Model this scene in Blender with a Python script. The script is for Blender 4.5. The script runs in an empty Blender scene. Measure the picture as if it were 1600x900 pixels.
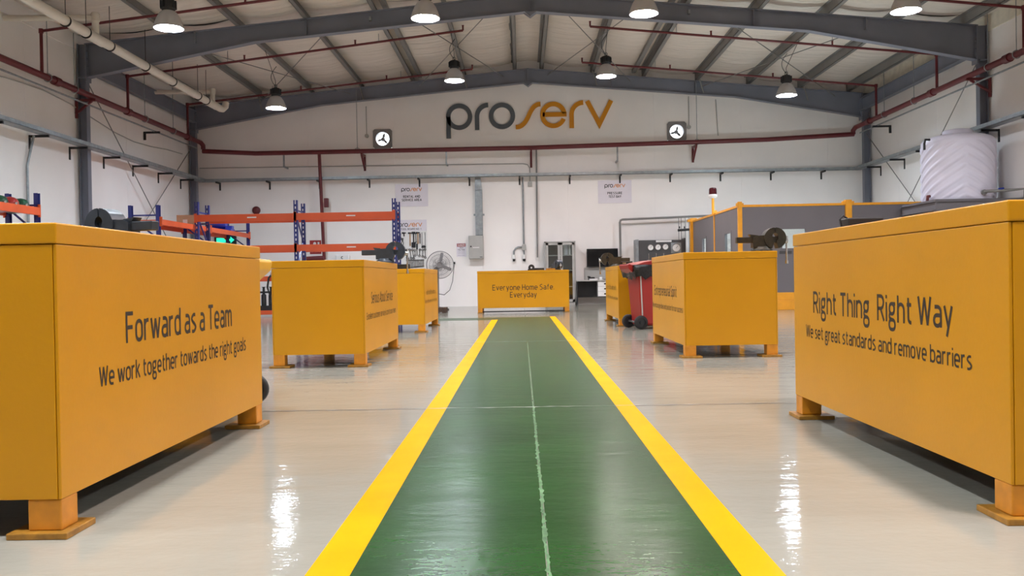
import bpy, math, random
from mathutils import Vector, Matrix
random.seed(7)
PI = math.pi
COL = bpy.context.scene.collection
SC = bpy.context.scene

# ------------------------------------------------------------------ camera
F_PX, CAM_H, VPX, VPY, ROLL = 1400.0, 0.74, 815.0, 435.5, math.radians(1.0)
d_y = Vector((VPX - 800, 450 - VPY, -F_PX)).normalized()
d_z = Vector((-math.sin(ROLL), math.cos(ROLL), 0)); d_z = (d_z - d_y * d_z.dot(d_y)).normalized()
d_x = d_y.cross(d_z)
cam = bpy.data.cameras.new('camera'); cam.sensor_width = 36; cam.lens = 36 * F_PX / 1600; cam.clip_start = 0.05
cam_o = bpy.data.objects.new('camera', cam); COL.objects.link(cam_o)
cam_o.matrix_world = Matrix((d_x, d_y, d_z)).to_4x4()
cam_o.location = (0, 0, CAM_H)
SC.camera = cam_o

# ------------------------------------------------------------------ world, exposure, lamp strength
world = bpy.data.worlds.new('sky'); SC.world = world; world.use_nodes = True
world.node_tree.nodes['Background'].inputs[0].default_value = (0.86, 0.93, 1.0, 1)
world.node_tree.nodes['Background'].inputs[1].default_value = 4.0
SC.view_settings.view_transform = 'Standard'; SC.view_settings.look = 'None'
SC.view_settings.gamma = 1; SC.view_settings.use_curve_mapping = False
SC.view_settings.exposure = 0.0
SC.cycles.use_denoising = True
SC.cycles.max_bounces = 8; SC.cycles.diffuse_bounces = 5; SC.cycles.glossy_bounces = 4
SC.cycles.sample_clamp_indirect = 6.0
LAMP = 545.0                       # radiance of a burning lamp lens

# ------------------------------------------------------------------ helpers
def lin(c):
    return tuple((x / 255 / 12.92) if x <= 10 else ((x / 255 + 0.055) / 1.055) ** 2.4 for x in c)

def mat(name, rgb, rough=0.5, metal=0.0, var=0.06, scale=6.0, bump=0.0, bscale=40.0, coat=0.0, spec=0.5, stretch=None):
    m = bpy.data.materials.new(name); m.use_nodes = True
    n, l = m.node_tree.nodes, m.node_tree.links
    b = n['Principled BSDF']
    b.inputs['Roughness'].default_value = rough; b.inputs['Metallic'].default_value = metal
    b.inputs['Coat Weight'].default_value = coat; b.inputs['Specular IOR Level'].default_value = spec
    b.inputs['Coat Roughness'].default_value = 0.12
    c = lin(rgb)
    tc = n.new('ShaderNodeTexCoord'); mp = n.new('ShaderNodeMapping')
    l.new(tc.outputs['Object'], mp.inputs['Vector'])
    if stretch: mp.inputs['Scale'].default_value = stretch
    t = n.new('ShaderNodeTexNoise'); t.inputs['Scale'].default_value = scale; t.inputs['Detail'].default_value = 5
    l.new(mp.outputs['Vector'], t.inputs['Vector'])
    r = n.new('ShaderNodeValToRGB')
    r.color_ramp.elements[0].position = 0.3; r.color_ramp.elements[1].position = 0.7
    r.color_ramp.elements[0].color = (*[x * (1 - var) for x in c], 1)
    r.color_ramp.elements[1].color = (*[min(1, x * (1 + var)) for x in c], 1)
    l.new(t.outputs['Fac'], r.inputs['Fac']); l.new(r.outputs['Color'], b.inputs['Base Color'])
    if bump:
        t2 = n.new('ShaderNodeTexNoise'); t2.inputs['Scale'].default_value = bscale; t2.inputs['Detail'].default_value = 3
        l.new(mp.outputs['Vector'], t2.inputs['Vector'])
        bp = n.new('ShaderNodeBump'); bp.inputs['Strength'].default_value = bump; bp.inputs['Distance'].default_value = 0.01
        l.new(t2.outputs['Fac'], bp.inputs['Height']); l.new(bp.outputs['Normal'], b.inputs['Normal'])
    return m

def emit(name, rgb, strength):
    m = bpy.data.materials.new(name); m.use_nodes = True
    n, l = m.node_tree.nodes, m.node_tree.links
    n.remove(n['Principled BSDF'])
    e = n.new('ShaderNodeEmission'); e.inputs[0].default_value = (*rgb, 1); e.inputs[1].default_value = strength
    l.new(e.outputs[0], n['Material Output'].inputs[0])
    return m

def glass(name, rgb=(0.9, 0.95, 0.95), gloss=0.12):
    m = bpy.data.materials.new(name); m.use_nodes = True
    n, l = m.node_tree.nodes, m.node_tree.links
    n.remove(n['Principled BSDF'])
    t = n.new('ShaderNodeBsdfTransparent'); t.inputs[0].default_value = (*rgb, 1)
    g = n.new('ShaderNodeBsdfGlossy'); g.inputs['Roughness'].default_value = 0.02
    x = n.new('ShaderNodeMixShader'); x.inputs[0].default_value = gloss
    l.new(t.outputs[0], x.inputs[1]); l.new(g.outputs[0], x.inputs[2]); l.new(x.outputs[0], n['Material Output'].inputs[0])
    return m

class MB:
    def __init__(s): s.v = []; s.f = []; s.sm = []
    def add(s, vs, fs, smooth=False, M=None):
        o = len(s.v)
        for p in vs:
            p = Vector(p)
            if M is not None: p = M @ p
            s.v.append(p)
        for f in fs: s.f.append(tuple(i + o for i in f)); s.sm.append(smooth)
        return s
    def box(s, x0, x1, y0, y1, z0, z1, M=None):
        v = [(x0,y0,z0),(x1,y0,z0),(x1,y1,z0),(x0,y1,z0),(x0,y0,z1),(x1,y0,z1),(x1,y1,z1),(x0,y1,z1)]
        return s.add(v, [(0,3,2,1),(4,5,6,7),(0,1,5,4),(1,2,6,5),(2,3,7,6),(3,0,4,7)], False, M)
    def bar(s, p0, p1, w, h, up=(0, 0, 1)):
        p0, p1 = Vector(p0), Vector(p1); d = p1 - p0; L = d.length; d.normalize()
        u = Vector(up)
        if abs(d.dot(u)) > 0.99: u = Vector((0, 1, 0))
        a = d.cross(u).normalized(); b = a.cross(d)
        M = Matrix(((d.x, a.x, b.x, p0.x), (d.y, a.y, b.y, p0.y), (d.z, a.z, b.z, p0.z), (0, 0, 0, 1)))
        return s.box(0, L, -w / 2, w / 2, -h / 2, h / 2, M)
    def tube(s, pts, r, n=10, closed=False):
        pts = [Vector(p) for p in pts]; N = len(pts); vs = []; ref = None
        for i, p in enumerate(pts):
            if closed: d = pts[(i + 1) % N] - pts[i - 1]
            else: d = pts[min(i + 1, N - 1)] - pts[max(i - 1, 0)]
            d.normalize()
            if ref is None:
                ref = Vector((0, 0, 1)) if abs(d.z) < 0.9 else Vector((1, 0, 0))
            a = d.cross(ref).normalized(); b = a.cross(d).normalized(); ref = b
            for k in range(n):
                t = 2 * PI * k / n; vs.append(p + r * (math.cos(t) * a + math.sin(t) * b))
        fs = []
        for i in range(N if closed else N - 1):
            j = (i + 1) % N
            for k in range(n): fs.append((i*n+k, i*n+(k+1)%n, j*n+(k+1)%n, j*n+k))
        s.add(vs, fs, True)
        if not closed:
            s.add([vs[k] for k in range(n)], [tuple(range(n))]); s.add([vs[(N-1)*n+k] for k in range(n)], [tuple(reversed(range(n)))])
        return s
    def lathe(s, prof, n=24, M=None, smooth=True, cap=True):
        vs = []
        for r, z in prof:
            for k in range(n): t = 2 * PI * k / n; vs.append((r * math.cos(t), r * math.sin(t), z))
        fs = []
        for i in range(len(prof) - 1):
            for k in range(n): fs.append((i*n+k, i*n+(k+1)%n, (i+1)*n+(k+1)%n, (i+1)*n+k))
        s.add(vs, fs, smooth, M)
        if cap:
            if prof[0][0] > 1e-4: s.add(vs[:n], [tuple(reversed(range(n)))], False, M)
            if prof[-1][0] > 1e-4: s.add(vs[-n:], [tuple(range(n))], False, M)
        return s
    def prism(s, poly, d0, d1, fn, smooth=False):
        """poly: 2D points (ccw seen from d1 side); fn(u, v, d) -> 3D"""
        n = len(poly)
        vs = [fn(u, v, d0) for u, v in poly] + [fn(u, v, d1) for u, v in poly]
        s.add(vs, [tuple(reversed(range(n))), tuple(range(n, 2 * n))])
        return s.add(vs, [(i, (i+1) % n, n + (i+1) % n, n + i) for i in range(n)], smooth)
    def ribbon(s, pts, w, fn, depth=0.0, closed=False, d=0.0):
        P = [Vector(p) for p in pts]
        Q = [P[0]]
        for p in P[1:]:
            if (p - Q[-1]).length > 1e-6: Q.append(p)
        if closed and (Q[0] - Q[-1]).length < 1e-6: Q.pop()
        P = Q; N = len(P)
        if N < 2: return s
        Lp = []; Rp = []
        for i in range(N):
            if closed: a, b = P[i] - P[i-1], P[(i+1) % N] - P[i]
            else:
                a = P[i] - P[i-1] if i else P[1] - P[0]; b = P[i+1] - P[i] if i < N - 1 else P[i] - P[i-1]
            a = a.normalized(); b = b.normalized()
            na, nb = Vector((-a.y, a.x)), Vector((-b.y, b.x)); m = na + nb
            if m.length < 0.3: m = na
            m.normalize(); k = min(1 / max(m.dot(na), 0.3), 2.6)
            Lp.append(P[i] + m * (k * w / 2)); Rp.append(P[i] - m * (k * w / 2))
        vs = [fn(p.x, p.y, d + depth) for p in Lp] + [fn(p.x, p.y, d + depth) for p in Rp]
        E = N if closed else N - 1
        fs = [(i, N + i, N + (i+1) % N, (i+1) % N) for i in range(E)]
        if depth:
            vs += [fn(p.x, p.y, d) for p in Lp] + [fn(p.x, p.y, d) for p in Rp]
            for i in range(E):
                j = (i + 1) % N
                fs += [(i, j, 2*N+j, 2*N+i), (N+j, N+i, 3*N+i, 3*N+j), (2*N+i, 2*N+j, 3*N+j, 3*N+i)]
            if not closed: fs += [(0, 2*N, 3*N, N), (N-1, 2*N-1, 4*N-1, 3*N-1)]
        return s.add(vs, fs)
    def build(s, name, m, parent=None, loc=None, bevel=0.0, rotz=0.0):
        me = bpy.data.meshes.new(name); me.from_pydata(s.v, [], s.f)
        me.polygons.foreach_set('use_smooth', s.sm); me.update()
        me.materials.append(m)
        o = bpy.data.objects.new(name, me); COL.objects.link(o)
        if parent is not None: o.parent = parent
        if loc is not None: o.location = loc
        if rotz: o.rotation_euler.z = rotz
        if bevel:
            b = o.modifiers.new('bevel', 'BEVEL'); b.width = bevel; b.segments = 2; b.limit_method = 'ANGLE'; b.angle_limit = 0.6
        return o

def tag(o, label, cat, group=None):
    o['label'] = label; o['category'] = cat
    if group: o['group'] = group
    return o
def thing(name, label, cat, loc=(0, 0, 0), rotz=0.0, group=None, scale=None):
    o = bpy.data.objects.new(name, None); COL.objects.link(o); o.empty_display_size = 0.1
    o.location = loc; o.rotation_euler.z = rotz
    if scale: o.scale = scale
    return tag(o, label, cat, group)
def struct(name):
    o = bpy.data.objects.new(name, None); COL.objects.link(o); o['kind'] = 'structure'; return o
def dup(root, loc, rotz=None, label=None, group=None, scale=None):
    r = root.copy(); COL.objects.link(r); r.location = loc
    if rotz is not None: r.rotation_euler.z = rotz
    if scale: r.scale = scale
    if label: r['label'] = label
    if group: r['group'] = group
    for ch in list(root.children):
        c = ch.copy(); COL.objects.link(c); c.parent = r
        for g in list(ch.children):
            d = g.copy(); COL.objects.link(d); d.parent = c
    return r
def arc(cx, cy, r, a0, a1, n=16, ry=None):
    ry = r if ry is None else ry
    return [(cx + r * math.cos(math.radians(a0 + (a1 - a0) * i / n)), cy + ry * math.sin(math.radians(a0 + (a1 - a0) * i / n))) for i in range(n + 1)]
def circ3(c, r, ax, n=32):
    c = Vector(c)
    if ax == 'y': return [c + Vector((r * math.cos(2*PI*i/n), 0, r * math.sin(2*PI*i/n))) for i in range(n)]
    if ax == 'x': return [c + Vector((0, r * math.cos(2*PI*i/n), r * math.sin(2*PI*i/n))) for i in range(n)]
    return [c + Vector((r * math.cos(2*PI*i/n), r * math.sin(2*PI*i/n), 0)) for i in range(n)]
def axm(ax, loc=(0, 0, 0)):
    """matrix turning a lathe's z axis to +x / -x / +y / -y"""
    R = {'x': Matrix.Rotation(PI/2, 4, 'Y'), '-x': Matrix.Rotation(-PI/2, 4, 'Y'), 'y': Matrix.Rotation(-PI/2, 4, 'X'), '-y': Matrix.Rotation(PI/2, 4, 'X'), 'z': Matrix.Identity(4)}[ax]
    return Matrix.Translation(loc) @ R

# ------------------------------------------------------------------ stroke alphabet for the lettering
def _s(pts, n=6):
    out = []
    P = [pts[0]] + list(pts) + [pts[-1]]
    for i in range(1, len(P) - 2):
        p0, p1, p2, p3 = P[i-1], P[i], P[i+1], P[i+2]
        for k in range(n):
            t = k / n
            out.append(tuple(0.5 * (2*p1[j] + (p2[j]-p0[j])*t + (2*p0[j]-5*p1[j]+4*p2[j]-p3[j])*t*t + (3*p1[j]-p0[j]-3*p2[j]+p3[j])*t**3) for j in (0, 1)))
    out.append(pts[-1]); return out
def _rr(x0, y0, x1, y1, r):
    return arc(x1-r, y1-r, r, 0, 90, 6) + arc(x0+r, y1-r, r, 90, 180, 6) + arc(x0+r, y0+r, r, 180, 270, 6) + arc(x1-r, y0+r, r, 270, 360, 6) + [(x1, y1-r)]
XH, LO, CT = 0.68, 0.05, 0.95
def _arch(x0, x1, r=0.2): return [(x0, XH - r)] + arc(x0 + r, XH - r, r, 180, 90, 6) + arc(x1 - r, XH - r, r, 90, 0, 6) + [(x1, 0)]
G = {
 'a': ([[(0.05, XH)] + [(0.2, XH)] + arc(0.22, XH-0.18, 0.18, 90, 0, 6) + [(0.4, 0)], [(0.4, 0.4)] + arc(0.17, 0.4-0.175, 0.17, 90, 270, 8, 0.175) + [(0.26, LO), (0.4, 0.14)]], 0.4),
 'b': ([[(0, 1), (0, 0)], _rr(0, LO, 0.42, XH, 0.2)], 0.42), 'd': ([[(0.42, 1), (0.42, 0)], _rr(0, LO, 0.42, XH, 0.2)], 0.42),
 'c': ([[(0.36, XH)] + arc(0.2, XH-0.2, 0.2, 90, 180, 6) + arc(0.2, LO+0.2, 0.2, 180, 270, 6) + [(0.36, LO)]], 0.36),
 'e': ([[(0, 0.36), (0.42, 0.36)] + arc(0.21, XH-0.2, 0.21, 0, 180, 12, 0.2) + arc(0.2, LO+0.2, 0.2, 180, 270, 6) + [(0.37, LO)]], 0.42),
 'f': ([[(0.3, CT)] + arc(0.27, CT-0.17, 0.17, 90, 180, 6) + [(0.1, 0)], [(0, XH), (0.28, XH)]], 0.3),
 'g': ([_rr(0.03, 0.3, 0.37, XH, 0.16), _s([(0.07, 0.32), (0.02, 0.22), (0.08, 0.12), (0.25, 0.08)]), _rr(0.0, -0.28, 0.42, 0.08, 0.16), [(0.24, XH), (0.45, XH)]], 0.44),
 'h': ([[(0, 1), (0, 0)], _arch(0, 0.42)], 0.42), 'i': ([[(0, 0.73), (0, 0)], [(0, 0.87), (0, 1.0)]], 0.0),
 'j': ([[(0.1, 0.73), (0.1, -0.2)], [(0.1, 0.87), (0.1, 1)]], 0.1),
 'k': ([[(0, 1), (0, 0)], [(0.38, 0.73), (0.02, 0.33)], [(0.12, 0.44), (0.4, 0)]], 0.38), 'l': ([[(0, 1), (0, 0)]], 0.0),
 'm': ([[(0, 0.73), (0, 0)], _arch(0, 0.33, 0.15), _arch(0.33, 0.66, 0.15)], 0.66), 'n': ([[(0, 0.73), (0, 0)], _arch(0, 0.42)], 0.42),
 'o': ([_rr(0, LO, 0.42, XH, 0.2)], 0.42), 'p': ([[(0, 0.73), (0, -0.27)], _rr(0, LO, 0.42, XH, 0.2)], 0.42),
 'q': ([[(0.42, 0.73), (0.42, -0.27)], _rr(0, LO, 0.42, XH, 0.2)], 0.42),
 'r': ([[(0, 0.73), (0, 0)], [(0, XH-0.2)] + arc(0.2, XH-0.2, 0.2, 180, 90, 6) + [(0.28, XH)]], 0.28),
 's': ([_s([(0.36, XH), (0.17, XH), (0.02, 0.53), (0.16, 0.39), (0.24, 0.35), (0.38, 0.2), (0.22, LO), (0.02, LO)])], 0.38),
 't': ([[(0.1, 0.93), (0.1, 0.2)] + arc(0.26, 0.2, 0.16, 180, 265, 5, 0.15) + [(0.31, LO)], [(0, XH), (0.3, XH)]], 0.3),
 'u': ([[(0, 0.73)] + arc(0.2, LO+0.2, 0.2, 180, 270, 6) + arc(0.22, LO+0.2, 0.2, 270, 360, 6) + [(0.42, 0.73)], [(0.42, 0.3), (0.42, 0)]], 0.42),
 'v': ([[(0, 0.73), (0.21, 0.02), (0.42, 0.73)]], 0.42), 'w': ([[(0, 0.73), (0.17, 0.02), (0.33, 0.7), (0.49, 0.02), (0.66, 0.73)]], 0.66),
 'x': ([[(0, 0.73), (0.4, 0)], [(0.4, 0.73), (0, 0)]], 0.4), 'y': ([[(0, 0.73), (0.21, 0.06)], [(0.42, 0.73), (0.13, -0.27)]], 0.42),
 'z': ([[(0, XH), (0.38, XH), (0, LO), (0.4, LO)]], 0.4),
 'A': ([[(0, 0), (0.26, 0.97), (0.52, 0)], [(0.09, 0.3), (0.43, 0.3)]], 0.52),
 'B': ([[(0, 0), (0, CT)], [(0, CT), (0.24, CT)] + arc(0.24, 0.73, 0.2, 90, -90, 8, 0.22) + [(0, 0.51)], [(0.24, 0.51)] + arc(0.26, 0.28, 0.21, 90, -90, 8, 0.23) + [(0, LO)]], 0.47),
 'C': ([[(0.45, CT-0.02)] + arc(0.24, CT-0.24, 0.24, 80, 180, 7) + arc(0.24, LO+0.24, 0.24, 180, 280, 7) + [(0.45, LO+0.02)]], 0.45),
 'D': ([[(0, 0), (0, CT), (0.22, CT)] + arc(0.22, 0.7, 0.26, 90, 0, 6, 0.25) + arc(0.22, 0.3, 0.26, 0, -90, 6, 0.25) + [(0, LO)]], 0.48),
 'E': ([[(0.44, CT), (0, CT), (0, LO), (0.44, LO)], [(0, 0.5), (0.4, 0.5)]], 0.44), 'F': ([[(0.44, CT), (0, CT), (0, 0)], [(0, 0.5), (0.4, 0.5)]], 0.44),
 'G': ([[(0.45, CT-0.02)] + arc(0.24, CT-0.24, 0.24, 80, 180, 7) + arc(0.24, LO+0.24, 0.24, 180, 300, 7) + [(0.47, 0.2), (0.47, 0.46), (0.28, 0.46)]], 0.47),
 'H': ([[(0, 0), (0, 1)], [(0.48, 0), (0.48, 1)], [(0, 0.5), (0.48, 0.5)]], 0.48), 'I': ([[(0, 0), (0, 1)]], 0.0),
 'K': ([[(0, 1), (0, 0)], [(0.46, 1), (0.02, 0.45)], [(0.14, 0.6), (0.48, 0)]], 0.47), 'L': ([[(0, 1), (0, LO), (0.4, LO)]], 0.4),
 'N': ([[(0, 0), (0, 1)], [(0, 0.97), (0.48, 0.03)], [(0.48, 0), (0.48, 1)]], 0.48), 'O': ([_rr(0, LO, 0.5, CT, 0.24)], 0.5),
 'P': ([[(0, 0), (0, CT), (0.24, CT)] + arc(0.24, 0.71, 0.22, 90, -90, 8, 0.24) + [(0, 0.47)]], 0.46),
 'R': ([[(0, 0), (0, CT), (0.24, CT)] + arc(0.24, 0.71, 0.21, 90, -90, 8, 0.24) + [(0, 0.47)], [(0.22, 0.47), (0.48, 0)]], 0.47),
 'S': ([_s([(0.43, CT), (0.22, CT), (0.02, 0.76), (0.14, 0.57), (0.32, 0.46), (0.46, 0.25), (0.24, LO), (0.01, LO)])], 0.46),
 'T': ([[(0, CT), (0.5, CT)], [(0.25, CT), (0.25, 0)]], 0.5), 'U': ([[(0, 1)] + arc(0.24, LO+0.24, 0.24, 180, 270, 6) + arc(0.24, LO+0.24, 0.24, 270, 360, 6) + [(0.48, 1)]], 0.48),
 'V': ([[(0, 1), (0.25, 0.02), (0.5, 1)]], 0.5), 'W': ([[(0, 1), (0.19, 0.03), (0.38, 0.97), (0.57, 0.03), (0.76, 1)]], 0.76),
 'Y': ([[(0, 1), (0.25, 0.45), (0.5, 1)], [(0.25, 0.45), (0.25, 0)]], 0.5),
 '1': ([[(0, 0.78), (0.2, 0.96), (0.2, 0)]], 0.2), '.': ([[(0, 0), (0, 0.12)]], 0.0), ',': ([[(0.02, 0.12), (-0.04, -0.12)]], 0.02),
}
def lettering(text, cap, width, fn, m, parent, weight=0.135, gap=0.2, center=False):
    x = 0.0; strokes = []
    for ch in text:
        if ch == ' ': x += 0.26; continue
        st, w = G[ch]
        for p in st:
            q = [(x + p[0][0], p[0][1])]
            for i in range(1, len(p)):
                q.append((x + p[i][0], p[i][1]))
                if i < len(p) - 1:      # a sharp corner starts a new stroke
                    a, b = Vector(p[i]) - Vector(p[i-1]), Vector(p[i+1]) - Vector(p[i])
                    if a.length > 1e-6 and b.length > 1e-6 and a.angle(b) > 1.9: strokes.append(q); q = [(x + p[i][0], p[i][1])]
            strokes.append(q)
        x += w + gap
    x -= gap
    sx = width / x; mb = MB(); off = -width / 2 if center else 0
    for i, p in enumerate(strokes):
        q = [(px * sx + off, py * cap) for px, py in p]
        cl = len(q) > 12 and abs(q[0][0] - q[-1][0]) < 1e-5 and abs(q[0][1] - q[-1][1]) < 1e-5
        mb.ribbon(q, weight * cap, fn, 0, cl, 0.0008 + 0.00004 * (i % 7))
    return mb.build('lettering', m, parent)
def scribble(cap, width, fn, m, parent):      # print too far away to read: upright strokes
    mb = MB(); x = 0.0; i = 0
    rnd = random.Random(3)
    while x < width:
        h = cap * rnd.choice((0.7, 0.7, 0.7, 1.0)); mb.ribbon([(x, 0), (x, h)], cap * 0.13, fn, 0, False, 0.001)
        if rnd.random() < 0.55: mb.ribbon([(x, cap * 0.66), (x + cap * 0.35, cap * 0.66)], cap * 0.11, fn, 0, False, 0.0011)
        x += cap * rnd.choice((0.38, 0.42, 0.75))
    o = mb.build('lettering', m, parent); o['kind'] = 'stuff'; return o

# ------------------------------------------------------------------ materials
M = dict(
 wall=mat('white wall paint', (240, 235, 232), 0.6, var=0.035, scale=0.8, bump=0.08, bscale=14),
 roofcloth=None, steel=mat('blue grey steel paint', (112, 115, 127), 0.45, var=0.07, scale=2),
 purlin=mat('grey purlin steel', (128, 126, 124), 0.5, 0.2, var=0.08, scale=2),
 red=mat('dark red pipe paint', (96, 28, 34), 0.4, var=0.1), galv=mat('galvanised steel', (150, 155, 158), 0.42, 0.65, var=0.18, scale=9),
 black=mat('black iron', (26, 26, 29), 0.5, var=0.15), pvc=mat('white pvc', (216, 208, 196), 0.4, var=0.04),
 yellow=mat('yellow bench paint', (207, 145, 6), 0.36, var=0.05, scale=1.6, bump=0.05, bscale=60, spec=0.36),
 yellowleg=mat('scuffed yellow leg paint', (206, 134, 20), 0.45, var=0.16, scale=14),
 footplate=mat('worn olive foot plate paint', (160, 112, 30), 0.5, var=0.3, scale=30),
 ink=mat('dark brown vinyl letter', (44, 32, 24), 0.55, var=0.03), green=None, yline=None,
 vise=mat('dark slate vise paint', (42, 50, 60), 0.4, 0.2, var=0.2, scale=20), viseolive=mat('greasy olive cast iron', (48, 42, 28), 0.5, 0.3, var=0.3, scale=25),
 chrome=mat('bright steel', (190, 190, 188), 0.22, 0.9, var=0.06), orange=mat('orange beam paint', (212, 84, 38), 0.45, var=0.08, scale=3),
 blue=mat('blue upright paint', (40, 46, 112), 0.42, var=0.08), darkblue=mat('bright blue pump paint', (34, 52, 150), 0.35, var=0.1),
 binred=mat('red bin plastic', (146, 28, 22), 0.42, var=0.06), rubber=mat('black rubber', (24, 23, 23), 0.65, var=0.1),
 bag=mat('black bag film', (18, 18, 20), 0.25, var=0.2, scale=30, bump=0.6, bscale=30), binyellow=mat('yellow bin plastic', (226, 172, 48), 0.4, var=0.06),
 lightgrey=mat('light grey enamel', (170, 168, 164), 0.4, var=0.04), darkgrey=mat('dark grey panel paint', (70, 69, 70), 0.45, var=0.06),
 baygrey=mat('slate grey bay panel', (108, 104, 108), 0.5, var=0.04, scale=2), bayyellow=mat('amber bay frame paint', (232, 160, 34), 0.42, var=0.08),
 logogrey=mat('slate sign letter', (84, 90, 96), 0.45, var=0.03), logoamber=mat('amber sign letter', (204, 134, 14), 0.42, var=0.03),
 poster=mat('poster board', (222, 216, 224), 0.5, var=0.02), tank=mat('white tank plastic', (220, 216, 232), 0.42, var=0.03, scale=2),
 screen=mat('black screen', (14, 15, 18), 0.12, var=0.1), wood=mat('pale hammer wood', (170, 128, 84), 0.6, var=0.15, scale=20),
 white=mat('white enamel', (228, 226, 224), 0.4, var=0.02), signred=mat('sign red', (150, 30, 30), 0.5, var=0.03), card=mat('cardboard', (186, 160, 128), 0.7, var=0.06),
 gasred=mat('red bottle paint', (150, 36, 34), 0.3, var=0.08), gasgreen=mat('green bottle paint', (24, 66, 44), 0.3, var=0.1),
 beacon=mat('dark red beacon lens', (62, 10, 18), 0.15, var=0.1), pallet=mat('dark pallet wood', (70, 50, 38), 0.7, var=0.3, scale=20),
 glass=glass('clear glass'), insul=mat('yellowed insulation', (222, 214, 198), 0.75, var=0.1),
 fan=mat('grey fan steel', (132, 128, 128), 0.4, 0.3, var=0.1), concrete=mat('slab concrete', (90, 88, 84), 0.8),
)
def roof_mat():
    m = mat('white foil insulation', (214, 204, 194), 0.5, var=0.05, scale=1.5, bump=1.0, bscale=2.2, stretch=(0.3, 3.4, 1))
    next(q for q in m.node_tree.nodes if q.type == 'BUMP').inputs['Distance'].default_value = 0.06
    return m
M['roofcloth'] = roof_mat()
def floor_mat(name, rgb, rough, var, scale=0.9, k=0.7, dapple=0.16):
    """coated floor: diffuse paint under a wavy clear film whose mirror share follows the viewing angle"""
    m = bpy.data.materials.new(name); m.use_nodes = True
    n, l = m.node_tree.nodes, m.node_tree.links
    n.remove(n['Principled BSDF']); c = lin(rgb)
    g = n.new('ShaderNodeNewGeometry')
    def noise(sc, det, vec): t = n.new('ShaderNodeTexNoise'); t.inputs['Scale'].default_value = sc; t.inputs['Detail'].default_value = det; l.new(vec, t.inputs['Vector']); return t
    r = n.new('ShaderNodeValToRGB'); r.color_ramp.elements[0].position = 0.3; r.color_ramp.elements[1].position = 0.7
    r.color_ramp.elements[0].color = (*[x * (1 - var) for x in c], 1); r.color_ramp.elements[1].color = (*[min(1, x * (1 + var)) for x in c], 1)
    l.new(noise(scale, 5, g.outputs['Position']).outputs['Fac'], r.inputs['Fac'])
    mp = n.new('ShaderNodeMapping'); mp.inputs['Scale'].default_value = (1.0, 2.6, 1); l.new(g.outputs['Position'], mp.inputs['Vector'])
    bp = n.new('ShaderNodeBump'); bp.inputs['Strength'].default_value = dapple; bp.inputs['Distance'].default_value = 0.02
    l.new(noise(2.4, 4, mp.outputs['Vector']).outputs['Fac'], bp.inputs['Height'])
    b3 = n.new('ShaderNodeBump'); b3.inputs['Strength'].default_value = 0.13; b3.inputs['Distance'].default_value = 0.006
    l.new(noise(28, 2, g.outputs['Position']).outputs['Fac'], b3.inputs['Height']); l.new(bp.outputs['Normal'], b3.inputs['Normal'])
    d = n.new('ShaderNodeBsdfDiffuse'); l.new(r.outputs['Color'], d.inputs['Color'])
    q = n.new('ShaderNodeBsdfGlossy'); q.inputs['Roughness'].default_value = rough; l.new(b3.outputs['Normal'], q.inputs['Normal'])
    f = n.new('ShaderNodeFresnel'); f.inputs['IOR'].default_value = 1.5; l.new(b3.outputs['Normal'], f.inputs['Normal'])
    mu = n.new('ShaderNodeMath'); mu.operation = 'MULTIPLY'; mu.inputs[1].default_value = k; l.new(f.outputs[0], mu.inputs[0])
    x = n.new('ShaderNodeMixShader'); l.new(mu.outputs[0], x.inputs[0]); l.new(d.outputs[0], x.inputs[1]); l.new(q.outputs[0], x.inputs[2])
    l.new(x.outputs[0], n['Material Output'].inputs[0])
    return m
M['floor'] = floor_mat('glossy pale epoxy', (168, 165, 152), 0.075, 0.07, 0.9, 0.95)
M['green'] = floor_mat('glossy green floor paint', (32, 72, 26), 0.23, 0.2, 2.0, 0.5, 0.16)
M['yline'] = floor_mat('glossy yellow line paint', (240, 172, 10), 0.2, 0.05, 3.0, 0.25)
M['filler'] = floor_mat('grey joint filler', (134, 132, 124), 0.35, 0.35, 9.0, 0.5)
M['seam'] = floor_mat('worn pale green seam', (98, 132, 94), 0.3, 0.5, 14.0, 0.4)

# ------------------------------------------------------------------ the hall
XL, XR, YW, YB = -9.08, 9.58, 24.9, -7.0
RIDGE = 0.27
def z_raf(x): return 6.57 - 0.093 * abs(x - RIDGE)
def z_roof(x): return z_raf(x) + 0.21

# floor: slabs with open joints, painted walkway
fl = MB().box(XL, XR, YB, YW, -0.3, -0.09).build('floor', M['concrete']); fl['kind'] = 'structure'
XJ, YJ = [XL, -5.3, 0.055, 5.4, XR], [YB, -0.25, 5.15, 10.55, 15.95, 21.35, YW]
for i in range(len(XJ) - 1):
    for j in range(len(YJ) - 1):
        MB().box(XJ[i] + 0.0015, XJ[i+1] - 0.0015, YJ[j] + 0.0015, YJ[j+1] - 0.0015, -0.1, 0.0).build('floor_slab', M['floor'], fl, bevel=0.002)
def strip(name, m, x0, x1, y0, y1, z=0.0012):
    return MB().box(x0, x1, y0, y1, -0.0005, z).build(name, m, fl)
for y0, y1 in ((-0.25, 5.147), (5.153, 10.546), (10.554, 17.25)):
    strip('green_walkway', M['green'], -0.445, 0.05, y0, y1); strip('green_walkway', M['green'], 0.06, 0.527, y0, y1)
strip('green_walkway', M['green'], -4.4, -0.4451, 16.3, 17.25); strip('green_walkway', M['green'], 0.0501, 0.0599, 10.6, 17.25, 0.001)
strip('yellow_line', M['yline'], -0.56, -0.446, -0.25, 16.299, 0.0016); strip('yellow_line', M['yline'], 0.528, 0.636, -0.25, 17.3, 0.0016)
mb = MB(); L, R = [], []
y = -0.25
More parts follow.
